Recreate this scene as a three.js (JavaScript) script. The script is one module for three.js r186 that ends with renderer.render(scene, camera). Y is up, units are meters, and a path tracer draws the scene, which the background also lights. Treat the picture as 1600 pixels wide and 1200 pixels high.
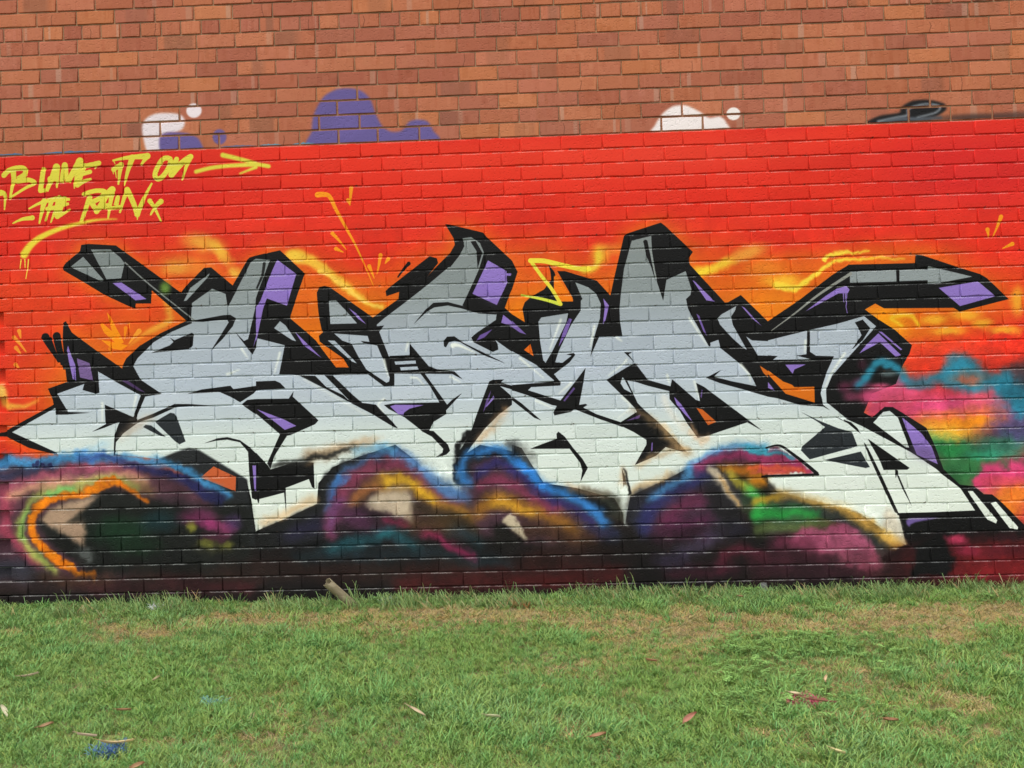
import * as THREE from 'three';
import { mergeGeometries } from 'three/addons/utils/BufferGeometryUtils.js';

// ---------------------------------------------------------------- camera, sky, sun, exposure
const scene = new THREE.Scene();
const W = 1600, H = 1200, F = 1550;                       // photograph size and focal length in its pixels
const camera = new THREE.PerspectiveCamera(2 * Math.atan(H / 2 / F) * 180 / Math.PI, W / H, 0.05, 600);
camera.rotation.order = 'YXZ';
camera.position.set(0, 1.3028, 5.8845);
camera.rotation.set(-0.00387, 0.03677, -0.02862);
camera.updateMatrixWorld(true);

const renderer = new THREE.WebGLRenderer({ antialias: true });
renderer.setSize(1024, 768);
renderer.toneMapping = THREE.LinearToneMapping;
renderer.toneMappingExposure = 1.17;
renderer.shadowMap.enabled = true;

{ // overcast sky: brighter towards the zenith, the same all the way round
  const w = 64, h = 32, d = new Float32Array(w * h * 4);
  for (let j = 0; j < h; j++) for (let i = 0; i < w; i++) {
    const el = ((j + 0.5) / h - 0.5) * Math.PI, s = Math.max(0, Math.sin(el));
    const L = 1.85 * (1 + 2.4 * s) / 3, o = (j * w + i) * 4;
    d[o] = L * 0.98; d[o + 1] = L * 1.0; d[o + 2] = L * 1.03; d[o + 3] = 1;
  }
  const sky = new THREE.DataTexture(d, w, h, THREE.RGBAFormat, THREE.FloatType);
  sky.mapping = THREE.EquirectangularReflectionMapping; sky.magFilter = THREE.LinearFilter; sky.needsUpdate = true;
  scene.background = sky; scene.environment = sky;
}
const sun = new THREE.DirectionalLight(0xfff4e4, 1.5);
sun.position.set(-3, 10, 5); sun.target.position.set(0, 0.5, 0.5);
sun.castShadow = true; sun.shadow.radius = 28; sun.shadow.mapSize.set(2048, 2048);
Object.assign(sun.shadow.camera, { left: -9, right: 9, top: 9, bottom: -9, near: 0.5, far: 40 });
scene.add(sun, sun.target);

// ---------------------------------------------------------------- helpers
let seed = 1234567;
const rnd = () => { seed = (seed + 0x6D2B79F5) | 0; let t = Math.imul(seed ^ (seed >>> 15), 1 | seed); t = (t + Math.imul(t ^ (t >>> 7), 61 | t)) ^ t; return ((t ^ (t >>> 14)) >>> 0) / 4294967296; };
const rr = (a, b) => a + (b - a) * rnd();
const clamp = (x, a, b) => Math.min(b, Math.max(a, x));
const hash2 = (x, y) => { const s = Math.sin(x * 127.1 + y * 311.7) * 43758.5453; return s - Math.floor(s); };
function vnoise(x, y) {
  const xi = Math.floor(x), yi = Math.floor(y), f = x - xi, g = y - yi, u = f * f * (3 - 2 * f), v = g * g * (3 - 2 * g);
  return (hash2(xi, yi) * (1 - u) + hash2(xi + 1, yi) * u) * (1 - v) + (hash2(xi, yi + 1) * (1 - u) + hash2(xi + 1, yi + 1) * u) * v;
}
const fbm = (x, y) => 0.5 * vnoise(x, y) + 0.25 * vnoise(2.1 * x + 7, 2.1 * y + 3) + 0.125 * vnoise(4.3 * x + 1, 4.3 * y + 9) + 0.0625 * vnoise(8.7 * x, 8.7 * y) + 0.03;
// a pixel of the photograph gives a direction; the plane it meets gives the place
const dirV = new THREE.Vector3();
function ray(px, py) { return dirV.set((px - W / 2) / F, -(py - H / 2) / F, -1).applyQuaternion(camera.quaternion); }
function onWall(px, py) { const d = ray(px, py), t = -camera.position.z / d.z; return [camera.position.x + d.x * t, camera.position.y + d.y * t]; }
function onGround(px, py, y = 0) { const d = ray(px, py), t = (y - camera.position.y) / d.y; return new THREE.Vector3(camera.position.x + d.x * t, y, camera.position.z + d.z * t); }
const toPx = (x, y, z) => { const v = new THREE.Vector3(x, y, z).applyMatrix4(camera.matrixWorldInverse); return [W / 2 + F * v.x / -v.z, H / 2 - F * v.y / -v.z]; };
camera.matrixWorldInverse.copy(camera.matrixWorld).invert();
function tag(o, label, category, group, kind) { o.userData.label = label; o.userData.category = category; if (group) o.userData.group = group; if (kind) o.userData.kind = kind; return o; }
function geo(pos, idx, uv, col) {
  const g = new THREE.BufferGeometry();
  g.setAttribute('position', new THREE.Float32BufferAttribute(pos, 3));
  if (uv) g.setAttribute('uv', new THREE.Float32BufferAttribute(uv, 2));
  if (col) g.setAttribute('color', new THREE.Float32BufferAttribute(col, 3));
  if (idx) g.setIndex(idx);
  g.computeVertexNormals(); return g;
}

// ---------------------------------------------------------------- brick layout (metres on the wall plane z = 0)
const CH = 0.0857, PITCH = 0.24, NL = 40;                  // course height, stretcher pitch, courses above the lawn
const bedY = (L) => (NL - L) * CH;                        // top of course L
const TOPC = -12, BOTC = 41, XL = -6.0, XR = 6.0, RED = 8; // paint begins under bed joint 8
const HEADERS = new Set([-1, -8]);
const TOOTH = -3.272;                                      // alternate courses step back left of this line
const bricks = [];
for (let c = TOPC; c <= BOTC; c++) {
  const header = HEADERS.has(c), pitch = header ? PITCH / 2 : PITCH;
  const painted = c >= RED, joint = painted ? 0.0065 : 0.0115, bed = painted ? 0.0078 : 0.0105;
  const off = -3.2553 + 0.061 * c / 36 + (header ? 0.03 : (((c % 2) + 2) % 2 ? PITCH / 2 : 0)) + rr(-0.008, 0.008);
  const y1 = bedY(c), y0 = bedY(c + 1);
  const cuts = [XL];
  for (let i = -30; i < 60; i++) { const x = off + i * pitch + rr(-0.006, 0.006); if (x > XL + 0.06 && x < XR - 0.06) cuts.push(x); }
  cuts.push(XR);
  const tooth = c >= 19 && c <= 38 && c % 2 !== 0;
  for (let i = 0; i + 1 < cuts.length; i++) {
    let a = cuts[i], b = cuts[i + 1], back = 0;
    if (tooth) {
      if (b <= TOOTH + 0.07 && b >= TOOTH - 0.07) { b = TOOTH; }
      if (a < TOOTH + 0.07 && a > TOOTH - 0.07) { a = TOOTH; }
      if (b <= TOOTH + 0.001) back = b > TOOTH - 0.02 ? 0.055 : 0;
      else if (a < TOOTH) { // cut where the tooth ends
        bricks.push({ c, x0: a, x1: TOOTH, y0, y1, painted, joint, bed, back: 0.055 }); a = TOOTH; }
    }
    if (b - a > 0.03) bricks.push({ c, x0: a, x1: b, y0, y1, painted, joint, bed, back });
  }
}

// ---------------------------------------------------------------- the mural, as paint on one big sheet in wall metres
const MX0 = -3.75, MX1 = 3.45, MY0 = -0.12, MY1 = 3.74, PPM = 560;
const CW = Math.round((MX1 - MX0) * PPM), CHt = Math.round((MY1 - MY0) * PPM);
const canvas = document.createElement('canvas'); canvas.width = CW; canvas.height = CHt;
let ctx = canvas.getContext('2d');
const S = 0.0038 * PPM;                                   // canvas pixels to a photograph pixel, about
const cu = (x) => (x - MX0) * PPM, cv = (y) => (MY1 - y) * PPM;
const P = (px, py) => { const [x, y] = onWall(px, py); return [cu(x), cv(y)]; };
const css = (c, a = 1) => `rgba(${c[0]},${c[1]},${c[2]},${a})`;
// points are read off enlarged tiles of the photograph: row letter, column number, four tile units to a pixel
const ROW = { A: 220, B: 460, C: 680, P: 0 };
// D and E: two finer tiles over the tag, ten units to a pixel
function pts(str) {
  let ox = 0, oy = 0, k = 1; const out = [];
  for (const t of str.trim().split(/\s+/)) {
    if (/^[ABCDEP]/.test(t)) { if (t === 'P') { ox = oy = 0; k = 1; } else if (t === 'D' || t === 'E') { ox = t === 'E' ? 160 : 0; oy = 230; k = 0.1; } else { ox = (t[1] - 1) * 400; oy = ROW[t[0]]; k = 0.25; } continue; }
    const [x, y] = t.split(',').map(Number); out.push(P(ox + x * k, oy + y * k));
  }
  return out;
}
function path(p, closed, smooth) {
  ctx.beginPath();
  const n = p.length;
  if (!smooth) { p.forEach((q, i) => i ? ctx.lineTo(q[0], q[1]) : ctx.moveTo(q[0], q[1])); if (closed) ctx.closePath(); return; }
  const at = (i) => closed ? p[(i + n) % n] : p[clamp(i, 0, n - 1)];
  ctx.moveTo(p[0][0], p[0][1]);
  for (let i = 0; i < (closed ? n : n - 1); i++) {
    const a = at(i - 1), b = at(i), c = at(i + 1), d = at(i + 2), t = smooth / 6;
    ctx.bezierCurveTo(b[0] + (c[0] - a[0]) * t, b[1] + (c[1] - a[1]) * t, c[0] - (d[0] - b[0]) * t, c[1] - (d[1] - b[1]) * t, c[0], c[1]);
  }
  if (closed) ctx.closePath();
}
// spray with a soft edge: drawn on a small sheet of its own, softened, then laid on
function soft(p, pad, blur, alpha, draw) {
  if (blur < 0.85) { ctx.save(); ctx.globalAlpha = alpha; draw(); ctx.restore(); return; }
  const B = blur * S, k = B > 8 ? 0.5 : 1, m = 3 * B + pad + 2;
  const xa = Math.floor(Math.min(...p.map((q) => q[0])) - m), xb = Math.ceil(Math.max(...p.map((q) => q[0])) + m), ya = Math.floor(Math.min(...p.map((q) => q[1])) - m), yb = Math.ceil(Math.max(...p.map((q) => q[1])) + m);
  const w = Math.ceil((xb - xa) * k), h = Math.ceil((yb - ya) * k);
  const c = document.createElement('canvas'); c.width = w; c.height = h; const keep = ctx; ctx = c.getContext('2d'); ctx.scale(k, k); ctx.translate(-xa, -ya); draw();
  const e = document.createElement('canvas'); e.width = w; e.height = h; const ec = e.getContext('2d'); ec.filter = `blur(${(B * k).toFixed(2)}px)`; ec.drawImage(c, 0, 0);
  ctx = keep; ctx.save(); ctx.globalAlpha = alpha; ctx.drawImage(e, 0, 0, w, h, xa, ya, w / k, h / k); ctx.restore();
}
function fill(str, color, { blur = 0.45, alpha = 1, smooth = 0 } = {}) {
  const p = pts(str); soft(p, 4, blur, alpha, () => { path(p, true, smooth); ctx.fillStyle = Array.isArray(color) ? css(color) : color; ctx.fill(); });
}
function line(str, color, width, { blur = 0.6, alpha = 1, smooth = 1 } = {}) {   // width in photograph pixels, or [start, end]
  const p = pts(str), W2 = Array.isArray(width) ? Math.max(...width) : width;
  soft(p, W2 * S, blur, alpha, () => {
    ctx.lineCap = 'round'; ctx.lineJoin = 'round'; ctx.strokeStyle = ctx.fillStyle = css(color);
    if (!Array.isArray(width)) { ctx.lineWidth = width * S; path(p, false, smooth); ctx.stroke(); return; }
    // tapered: resample the curve and lay a polygon round it
    const q = [], n = p.length;
    for (let i = 0; i < n - 1; i++) {
      const a = p[Math.max(0, i - 1)], b = p[i], c = p[i + 1], d = p[Math.min(n - 1, i + 2)];
      for (let k = 0; k < 8; k++) { const t = k / 8, f = (j) => 0.5 * (2 * b[j] + (c[j] - a[j]) * t + (2 * a[j] - 5 * b[j] + 4 * c[j] - d[j]) * t * t + (3 * b[j] - a[j] - 3 * c[j] + d[j]) * t * t * t); q.push([f(0), f(1)]); }
    }
    q.push(p[n - 1]);
    const L = [], R = [];
    for (let i = 0; i < q.length; i++) {
      const a = q[Math.max(0, i - 1)], b = q[Math.min(q.length - 1, i + 1)], dx = b[0] - a[0], dy = b[1] - a[1], l = Math.hypot(dx, dy) || 1;
      const w = (width[0] + (width[1] - width[0]) * i / (q.length - 1)) * S / 2;
      L.push([q[i][0] - dy / l * w, q[i][1] + dx / l * w]); R.unshift([q[i][0] + dy / l * w, q[i][1] - dx / l * w]);
    }
    path(L.concat(R), true, 0); ctx.fill();
    if (width[0] > 2) { ctx.beginPath(); ctx.arc(q[0][0], q[0][1], width[0] * S / 2, 0, 7); ctx.fill(); }
  });
}
function mist(x, y, rx, ry, color, alpha = 0.8, rot = 0, hard = 0.15) {           // a pass of the spray can, photograph pixels
  const [cx, cy] = P(x, y); ctx.save(); ctx.translate(cx, cy); ctx.rotate(rot); ctx.scale(rx * S, ry * S);
  const g = ctx.createRadialGradient(0, 0, 0, 0, 0, 1);
  g.addColorStop(0, css(color, alpha)); g.addColorStop(hard, css(color, alpha));
  for (let i = 1; i <= 6; i++) { const t = i / 6; g.addColorStop(hard + (1 - hard) * t, css(color, alpha * (1 - t) * (1 - t) * (1 + 2 * t))); }
  ctx.fillStyle = g; ctx.beginPath(); ctx.arc(0, 0, 1, 0, 7); ctx.fill(); ctx.restore();
}
// spray fades are never smooth: push the paint about with small turbulence and mottle it
const NT = 512, turb = [0, 1, 2].map((q) => { const a = new Float32Array(NT * NT); for (let j = 0; j < NT; j++) for (let i = 0; i < NT; i++) { const u = i / NT, v = j / NT, f = (x, y) => 0.5 * vnoise(x * 12 + q * 37, y * 12 + q * 11) + 0.3 * vnoise(x * 27 + q * 5, y * 27) + 0.2 * vnoise(x * 58, y * 58 + q * 9); a[j * NT + i] = ((f(u, v) * (1 - u) + f(u - 1, v) * u) * (1 - v) + (f(u, v - 1) * (1 - u) + f(u - 1, v - 1) * u) * v - 0.5) * 2; } return a; });
function roughen(c2, px0, py0, px1, py1, amp, mottle) {
  const [ax, ay] = P(px0, py0), [bx, by] = P(px1, py1), x0 = clamp(Math.round(ax), 0, CW - 2), y0 = clamp(Math.round(ay), 0, CHt - 2), w = clamp(Math.round(bx), 1, CW) - x0, h = clamp(Math.round(by), 1, CHt) - y0, src = c2.getImageData(x0, y0, w, h), dst = c2.createImageData(w, h), A = amp * S, sd = src.data, dd = dst.data;
  for (let j = 0; j < h; j++) for (let i = 0; i < w; i++) {
    const t = (((j + y0) & 511) << 9) + ((i + x0) & 511), edge = Math.min(1, Math.min(i, j, w - 1 - i, h - 1 - j) / 40), a = A * edge;
    const si = clamp(Math.round(i + turb[0][t] * a), 0, w - 1), sj = clamp(Math.round(j + turb[1][t] * a * 0.8), 0, h - 1), o = (j * w + i) * 4, p = (sj * w + si) * 4, m = 1 + edge * mottle * (turb[2][t] + 0.35 * (hash2(i + 0.5, j * 1.3) - 0.5));
    dd[o] = clamp(sd[p] * m, 0, 255); dd[o + 1] = clamp(sd[p + 1] * m, 0, 255); dd[o + 2] = clamp(sd[p + 2] * m, 0, 255); dd[o + 3] = sd[p + 3];
  }
  c2.putImageData(dst, x0, y0);
}
const BLK = [13, 13, 14], PUR = [138, 112, 190], SLATE = [38, 43, 47], ORG = [226, 118, 12], YEL = [232, 214, 62], WHT = [226, 232, 224];

// -- bare brickwork: each brick its own firing colour, grey mortar between
const clay = [[175, 106, 79], [172, 103, 78], [168, 100, 78], [178, 108, 78], [183, 113, 78], [165, 98, 78], [168, 101, 80], [174, 104, 81], [172, 104, 76], [162, 98, 78], [177, 107, 81], [170, 101, 75], [180, 110, 80], [170, 102, 79]];
function paintBare(c2, U, V, x0, x1, ppm) {
  c2.fillStyle = css([134, 127, 101]); c2.fillRect(0, 0, 4200, 2200);
  for (let i = 0; i < 9000; i++) { const g = rr(-26, 20); c2.fillStyle = css([128 + g * 1.9, 121 + g * 1.9, 95 + g * 1.6].map(Math.round), 0.6); c2.fillRect(rnd() * 4200, rnd() * 1100, rr(2, 14), rr(1, 4)); }
  for (const b of bricks) {
    if (b.c > RED + 1 || b.x1 < x0 || b.x0 > x1) continue;
    const r = hash2(b.x0 * 7.13, b.c * 3.7), k = clay[Math.floor(r * clay.length)], l = (hash2(b.c, b.x0 * 3.3) - 0.5) * 10, col = k.map((v) => Math.round(v + l));
    const ux = U(b.x0), vy = V(b.y1), uw = (b.x1 - b.x0) * ppm, vh = (b.y1 - b.y0) * ppm;
    c2.save(); c2.beginPath(); c2.rect(ux + 1, vy + 1, uw - 2, vh - 2); c2.clip();
    c2.fillStyle = css(col); c2.fillRect(ux, vy, uw, vh);
    const streaks = 10 + Math.floor(rnd() * 14);                                 // kiln streaks and scuffs
    for (let i = 0; i < streaks; i++) { const g = rr(-20, 16), a = rr(0.1, 0.4); c2.fillStyle = css([col[0] + g, col[1] + g, col[2] + g].map(Math.round), a); const w = rr(0.02, 0.16) * uw; c2.fillRect(ux + rnd() * uw, vy + (rnd() < 0.6 ? 0 : rnd() * vh), w, vh * rr(0.2, 1)); }
    const patch = (k, a, x, w) => { const g = c2.createLinearGradient(ux + x * uw, 0, ux + (x + w) * uw, 0), e = rr(0.06, 0.4); g.addColorStop(0, css(k, 0)); g.addColorStop(e * 0.5, css(k, a)); g.addColorStop(1 - e, css(k, a)); g.addColorStop(1, css(k, 0)); c2.fillStyle = g; c2.fillRect(ux + x * uw, vy, w * uw, vh); };
    if (rnd() < 0.2) patch([184, 152, 136], rr(0.2, 0.5), rnd() < 0.5 ? rr(0.76, 0.84) : rr(0.02, 0.5), rr(0.08, 0.2));
    if (rnd() < 0.12) patch([112, 82, 70], rr(0.15, 0.4), rr(-0.1, 0.4), rr(0.4, 0.9));
    for (let i = 0; i < 46; i++) { const g = rr(-44, 26); c2.fillStyle = css([col[0] + g, col[1] + g, col[2] + g].map(Math.round), rr(0.15, 0.45)); c2.fillRect(ux + rnd() * uw, vy + rnd() * vh, rr(1, 4), rr(1, 3)); }
    if (rnd() < 0.1) { c2.strokeStyle = css([74, 44, 34], 0.8); c2.lineWidth = 1.4; const xx = ux + uw * rr(0.2, 0.8); c2.beginPath(); c2.moveTo(xx, vy + vh * rr(0, 0.3)); c2.lineTo(xx + rr(-5, 5), vy + vh * 0.5); c2.lineTo(xx + rr(-6, 6), vy + vh); c2.stroke(); }
    c2.restore();
  }
}
paintBare(ctx, cu, cv, MX0, MX1, PPM);

// -- odd bubbles above the red, on brick faces only: the joints stay grey
ctx.save(); ctx.beginPath();
for (const b of bricks) if (b.c < RED && b.x1 > MX0 && b.x0 < MX1) ctx.rect(cu(b.x0) + 3, cv(b.y1) + 3, (b.x1 - b.x0) * PPM - 6, CH * PPM - 6);
ctx.clip();
const PV = [102, 90, 146];
fill('P 222,198 227,187 237,180 250,177 277,178 288,186 287,199 277,206 258,209 251,216 253,232 252,240 232,240 224,216', [222, 210, 216], { blur: 1.4, smooth: 1 });
mist(303, 173, 14, 13, [224, 212, 218], 1, 0, 0.75);
fill('P 250,214 262,207 290,208 308,215 315,226 316,240 255,240', PV, { blur: 1.6, smooth: 0.8 });
mist(343, 214, 13, 14, PV, 0.95, 0, 0.7);
fill('P 486,240 487,205 490,180 505,152 525,140 548,138 566,143 579,156 587,178 598,198 612,206 628,204 640,190 655,187 668,190 676,203 680,230', PV, { blur: 1.8, smooth: 0.8 });
mist(545, 195, 40, 30, [112, 98, 160], 0.5);
fill('P 1020,215 1024,195 1035,178 1052,166 1072,165 1092,174 1108,184 1124,182 1134,190 1138,215', [232, 222, 222], { blur: 1.4, smooth: 0.8 });
mist(1146, 178, 12, 11, [232, 224, 222], 1, 0, 0.78);
fill('P 1352,192 1375,181 1405,176 1408,168 1425,158 1450,156 1475,162 1478,172 1460,184 1440,192 1420,200 1352,200', [34, 34, 36], { blur: 1.6, smooth: 0.8 });
line('P 1372,190 1400,184 1418,180 1420,170 1445,163 1468,166 1462,176 1432,184', [122, 128, 136], [4, 3], { blur: 1.2 });
line('P 1385,189 1410,186 1440,186 1470,184', [88, 94, 104], 5, { blur: 1.5 });
mist(1520, 184, 90, 10, [58, 48, 48], 0.75); mist(1590, 182, 60, 12, [58, 46, 46], 0.6);
const jointY = cv(bedY(RED)) - 4;
const scrap = (xa, xb, c, h) => { ctx.fillStyle = css(c, 0.9); ctx.beginPath(); const a = P(xa, 230)[0], b = P(xb, 230)[0]; ctx.moveTo(a, jointY + 3); for (let k = 0; k <= 14; k++) { const t = k / 14; ctx.lineTo(a + (b - a) * t, jointY - h * S * Math.sin(Math.PI * t) * (0.5 + 0.7 * hash2(k, xa))); } ctx.lineTo(b, jointY + 3); ctx.fill(); };
scrap(-10, 40, [66, 116, 158], 2.4); scrap(60, 160, [66, 116, 160], 2.6); scrap(404, 440, [92, 150, 178], 2); scrap(456, 492, [86, 146, 176], 3); scrap(338, 402, [80, 106, 146], 1.6);
ctx.restore();

// -- red field up to bed joint 8, rolled a little over the brick arrises here and there
ctx.save(); ctx.beginPath(); ctx.moveTo(0, CHt + 10);
for (let x = MX0; x <= MX1 + 0.1; x += 0.02) ctx.lineTo(cu(x), cv(bedY(RED) - 0.002 + 0.004 * (fbm(x * 5, 2) - 0.4)) + 0);
ctx.lineTo(CW + 10, CHt + 10); ctx.closePath(); ctx.clip();
ctx.fillStyle = css([220, 45, 26]); ctx.fillRect(0, 0, CW, CHt);
for (let i = 0; i < 130; i++) mist(rr(-150, 1800), rr(190, 620), rr(40, 150), rr(10, 34), rnd() < 0.5 ? [224, 54, 30] : [206, 36, 24], rr(0.15, 0.4));
mist(120, 290, 320, 110, [190, 34, 27], 0.75); mist(1530, 260, 260, 110, [202, 34, 36], 0.7); mist(800, 250, 420, 60, [224, 56, 34], 0.6); mist(1100, 240, 320, 50, [224, 64, 44], 0.5); mist(250, 305, 120, 30, [206, 26, 22], 0.7);
const SIL = `A1 390,795 410,765 500,690 508,652 545,645 725,655 800,710 900,782 1000,855 1130,950 1165,905 1275,795 1320,792 1455,905 1545,745 1560,730 1600,718
 A2 150,685 305,830 270,930 213,1105 B2 213,150 320,240 375,290 410,340 500,457 580,457 545,400 430,320 398,295 393,260 418,238 A2 410,1180 395,1110 385,1020 380,950 395,915 430,908 460,915 730,1105 890,990 900,900 1050,870 1130,785 1215,700 1243,650 1235,610 1182,522 1215,525 1420,575 1440,600 1600,750
 A3 35,820 0,930 A2 1590,950 1555,1045 1600,1085 A3 40,1110 80,1135 65,1050 80,1010 120,975 200,930 245,870 240,820 228,775 265,820 275,850 262,950 300,1005 382,1003 378,980 283,815 330,815 530,875 615,968 640,850 700,595 720,580 930,512 960,535 1130,695 1105,735 1112,775 1330,1012 1350,1010 1430,965 1600,1130
 A4 0,1128 190,1000 400,840 505,775 920,765 925,710 960,715 1185,790 1330,835 1370,860 1505,990 1200,1068 1160,1045 725,1048 670,1018 605,1055 B4 680,150 790,220 900,318 885,370 845,440 800,560 650,620 600,740 655,770 730,705 780,705 830,735 990,835 1045,950 1100,1100 C4 1100,215 1200,310 1290,320 1350,370 1400,370 1450,410 1620,580 1620,640 1150,700 1140,880 700,860 620,600 C4 0,420 C3 740,500 400,500 C2 1200,500 500,700 C1 1300,640 1100,120 B1 900,1010 340,1000 180,960 45,893 0,890 -60,890 -60,875 20,862 335,690 330,660 300,590 418,548 410,480 400,380 392,290 395,178 412,168 430,205 450,240 600,350 765,465 765,450 790,400 870,325 1000,245 1165,165 A1 948,935 945,1018 850,1018 845,1050 800,1032 650,962 520,882 400,812`;
// orange fades near the letters
fill(SIL, [218, 96, 20], { blur: 26, alpha: 0.85 }); fill(SIL, [224, 116, 16], { blur: 11, alpha: 0.8 });
for (const [x, y, rx, ry, a] of [[240, 560, 190, 110, 0.85], [90, 590, 130, 120, 0.55], [180, 520, 90, 60, 0.6], [40, 470, 160, 80, 0.35], [300, 410, 100, 60, 0.55], [480, 470, 130, 120, 0.9], [620, 470, 150, 80, 0.85], [560, 500, 110, 100, 1], [660, 420, 90, 60, 0.5], [840, 420, 110, 80, 0.75], [820, 500, 90, 80, 1], [860, 470, 70, 60, 0.9], [930, 440, 60, 60, 0.7], [1110, 420, 110, 80, 0.6], [1170, 470, 150, 90, 1], [1230, 440, 120, 70, 0.8], [1300, 415, 170, 50, 0.7], [1400, 400, 150, 35, 0.55], [1400, 500, 140, 60, 0.9], [1440, 520, 110, 60, 0.9], [1520, 490, 110, 45, 0.6], [1580, 450, 70, 60, 0.4]])
  mist(x, y, rx, ry, [216, 108, 16], a * 0.7);
mist(560, 510, 80, 60, ORG, 1); mist(480, 560, 60, 90, ORG, 1); mist(810, 500, 70, 60, ORG, 1); mist(1210, 480, 90, 50, [236, 128, 20], 0.9); mist(1380, 505, 60, 40, [240, 150, 12], 1);
mist(1330, 560, 130, 40, [222, 60, 36], 0.2); mist(1480, 555, 150, 35, [224, 58, 36], 0.85); mist(30, 640, 70, 40, [220, 60, 30], 0.6); mist(40, 530, 60, 60, [214, 58, 28], 0.4);
mist(270, 545, 0.1, 0.1, ORG, 0);
// yellow glows
mist(318, 380, 50, 22, [236, 170, 60], 0.85, 0.2); mist(345, 395, 40, 14, [240, 190, 60], 0.8, 0.9); mist(290, 415, 70, 26, [226, 130, 44], 0.8); mist(272, 420, 30, 18, [236, 170, 60], 0.6); mist(366, 425, 18, 12, [238, 190, 66], 0.8);
line('P 262,465 266,490 266,500 250,512 232,520', [226, 180, 60], [7, 4], { blur: 3, alpha: 0.8 });
mist(462, 398, 26, 16, [240, 190, 50], 0.95); line('P 455,400 490,410 512,428 540,448 566,468 580,478 600,480', [238, 192, 60], [20, 3], { blur: 2.6, alpha: 0.9 });
line('P 500,424 530,442 556,462 575,476 588,480 598,481', [246, 196, 76], [7, 2], { blur: 0.9 });
mist(936, 398, 22, 26, [240, 196, 50], 0.85); mist(950, 390, 34, 16, [232, 150, 50], 0.6);
mist(1100, 423, 34, 14, [236, 206, 50], 0.95); mist(1130, 413, 40, 14, [238, 204, 54], 0.85, -0.4); mist(1170, 395, 46, 18, [234, 160, 60], 0.85, -0.3); mist(1225, 440, 46, 16, [240, 190, 50], 0.8); mist(1195, 420, 46, 26, [234, 140, 40], 0.6);
line('P 1215,446 1245,450 1262,440 1285,422 1305,408 1330,404 1370,404 1415,405', [238, 206, 60], [11, 2], { blur: 1.6 });
line('P 1288,405 1296,398 1312,394 1330,393 1358,391', [238, 206, 60], [8, 2], { blur: 1 });
line('P 1392,498 1400,494 1425,494 1435,508', [240, 186, 34], 6, { blur: 1.8 }); line('P 1394,500 1408,508', [240, 190, 40], 5, { blur: 1.8 });
for (const [x, y, rx, ry] of [[1460, 500, 30, 12], [1510, 492, 34, 14], [1480, 518, 40, 10], [1535, 505, 24, 12], [1570, 515, 40, 10], [1590, 470, 16, 34]]) mist(x, y, rx, ry, [240, 178, 44], 0.8);
line('P 0,610 6,630 20,636 40,634 62,625', [238, 176, 60], [14, 3], { blur: 2.2, alpha: 0.85 }); mist(2, 612, 12, 20, [240, 190, 90], 0.8);
roughen(ctx, -120, 340, 1720, 700, 7, 0.1);
// orange drips and flicks
const FL = [240, 146, 20];
for (const s of ['A2 595,295 590,360 585,405', 'A2 575,372 590,405', 'A2 478,580 520,625 565,682', 'A2 500,675 548,698', 'A2 778,715 768,780 755,835', 'A2 826,740 806,770', 'A2 708,785 740,862', 'A4 1456,475 1432,540 1405,602', 'A4 1372,555 1380,606', 'A4 1528,645 1464,674']) line(s, FL, [6.5, 1]);
line('A2 385,338 425,336 460,350 500,430 560,540 620,650 680,780 735,910', FL, [9, 1]);
for (const s of ['B1 120,230 130,275', 'B1 88,270 125,310 165,362', 'B1 100,335 130,372', 'B1 98,440 120,460']) line(s, [238, 140, 40], [7, 2]);
fill('B1 668,112 690,140 775,300 740,320 650,240 625,185 640,180 700,230', [240, 140, 10], { blur: 0.8 });
fill('B1 632,285 690,295 800,320 760,350 700,340', [240, 140, 10], { blur: 0.8 });
line('B1 785,210 778,285', [238, 132, 14], [6, 1]); line('B1 805,185 812,215', [236, 130, 20], [4, 1]); line('B1 870,230 835,270 805,310', [240, 150, 40], [8, 1]); line('B1 685,340 695,380', ORG, [5, 1]); line('B1 1060,170 950,220 860,280 805,325', [236, 160, 50], [9, 2], { blur: 2, alpha: 0.8 });

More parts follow.
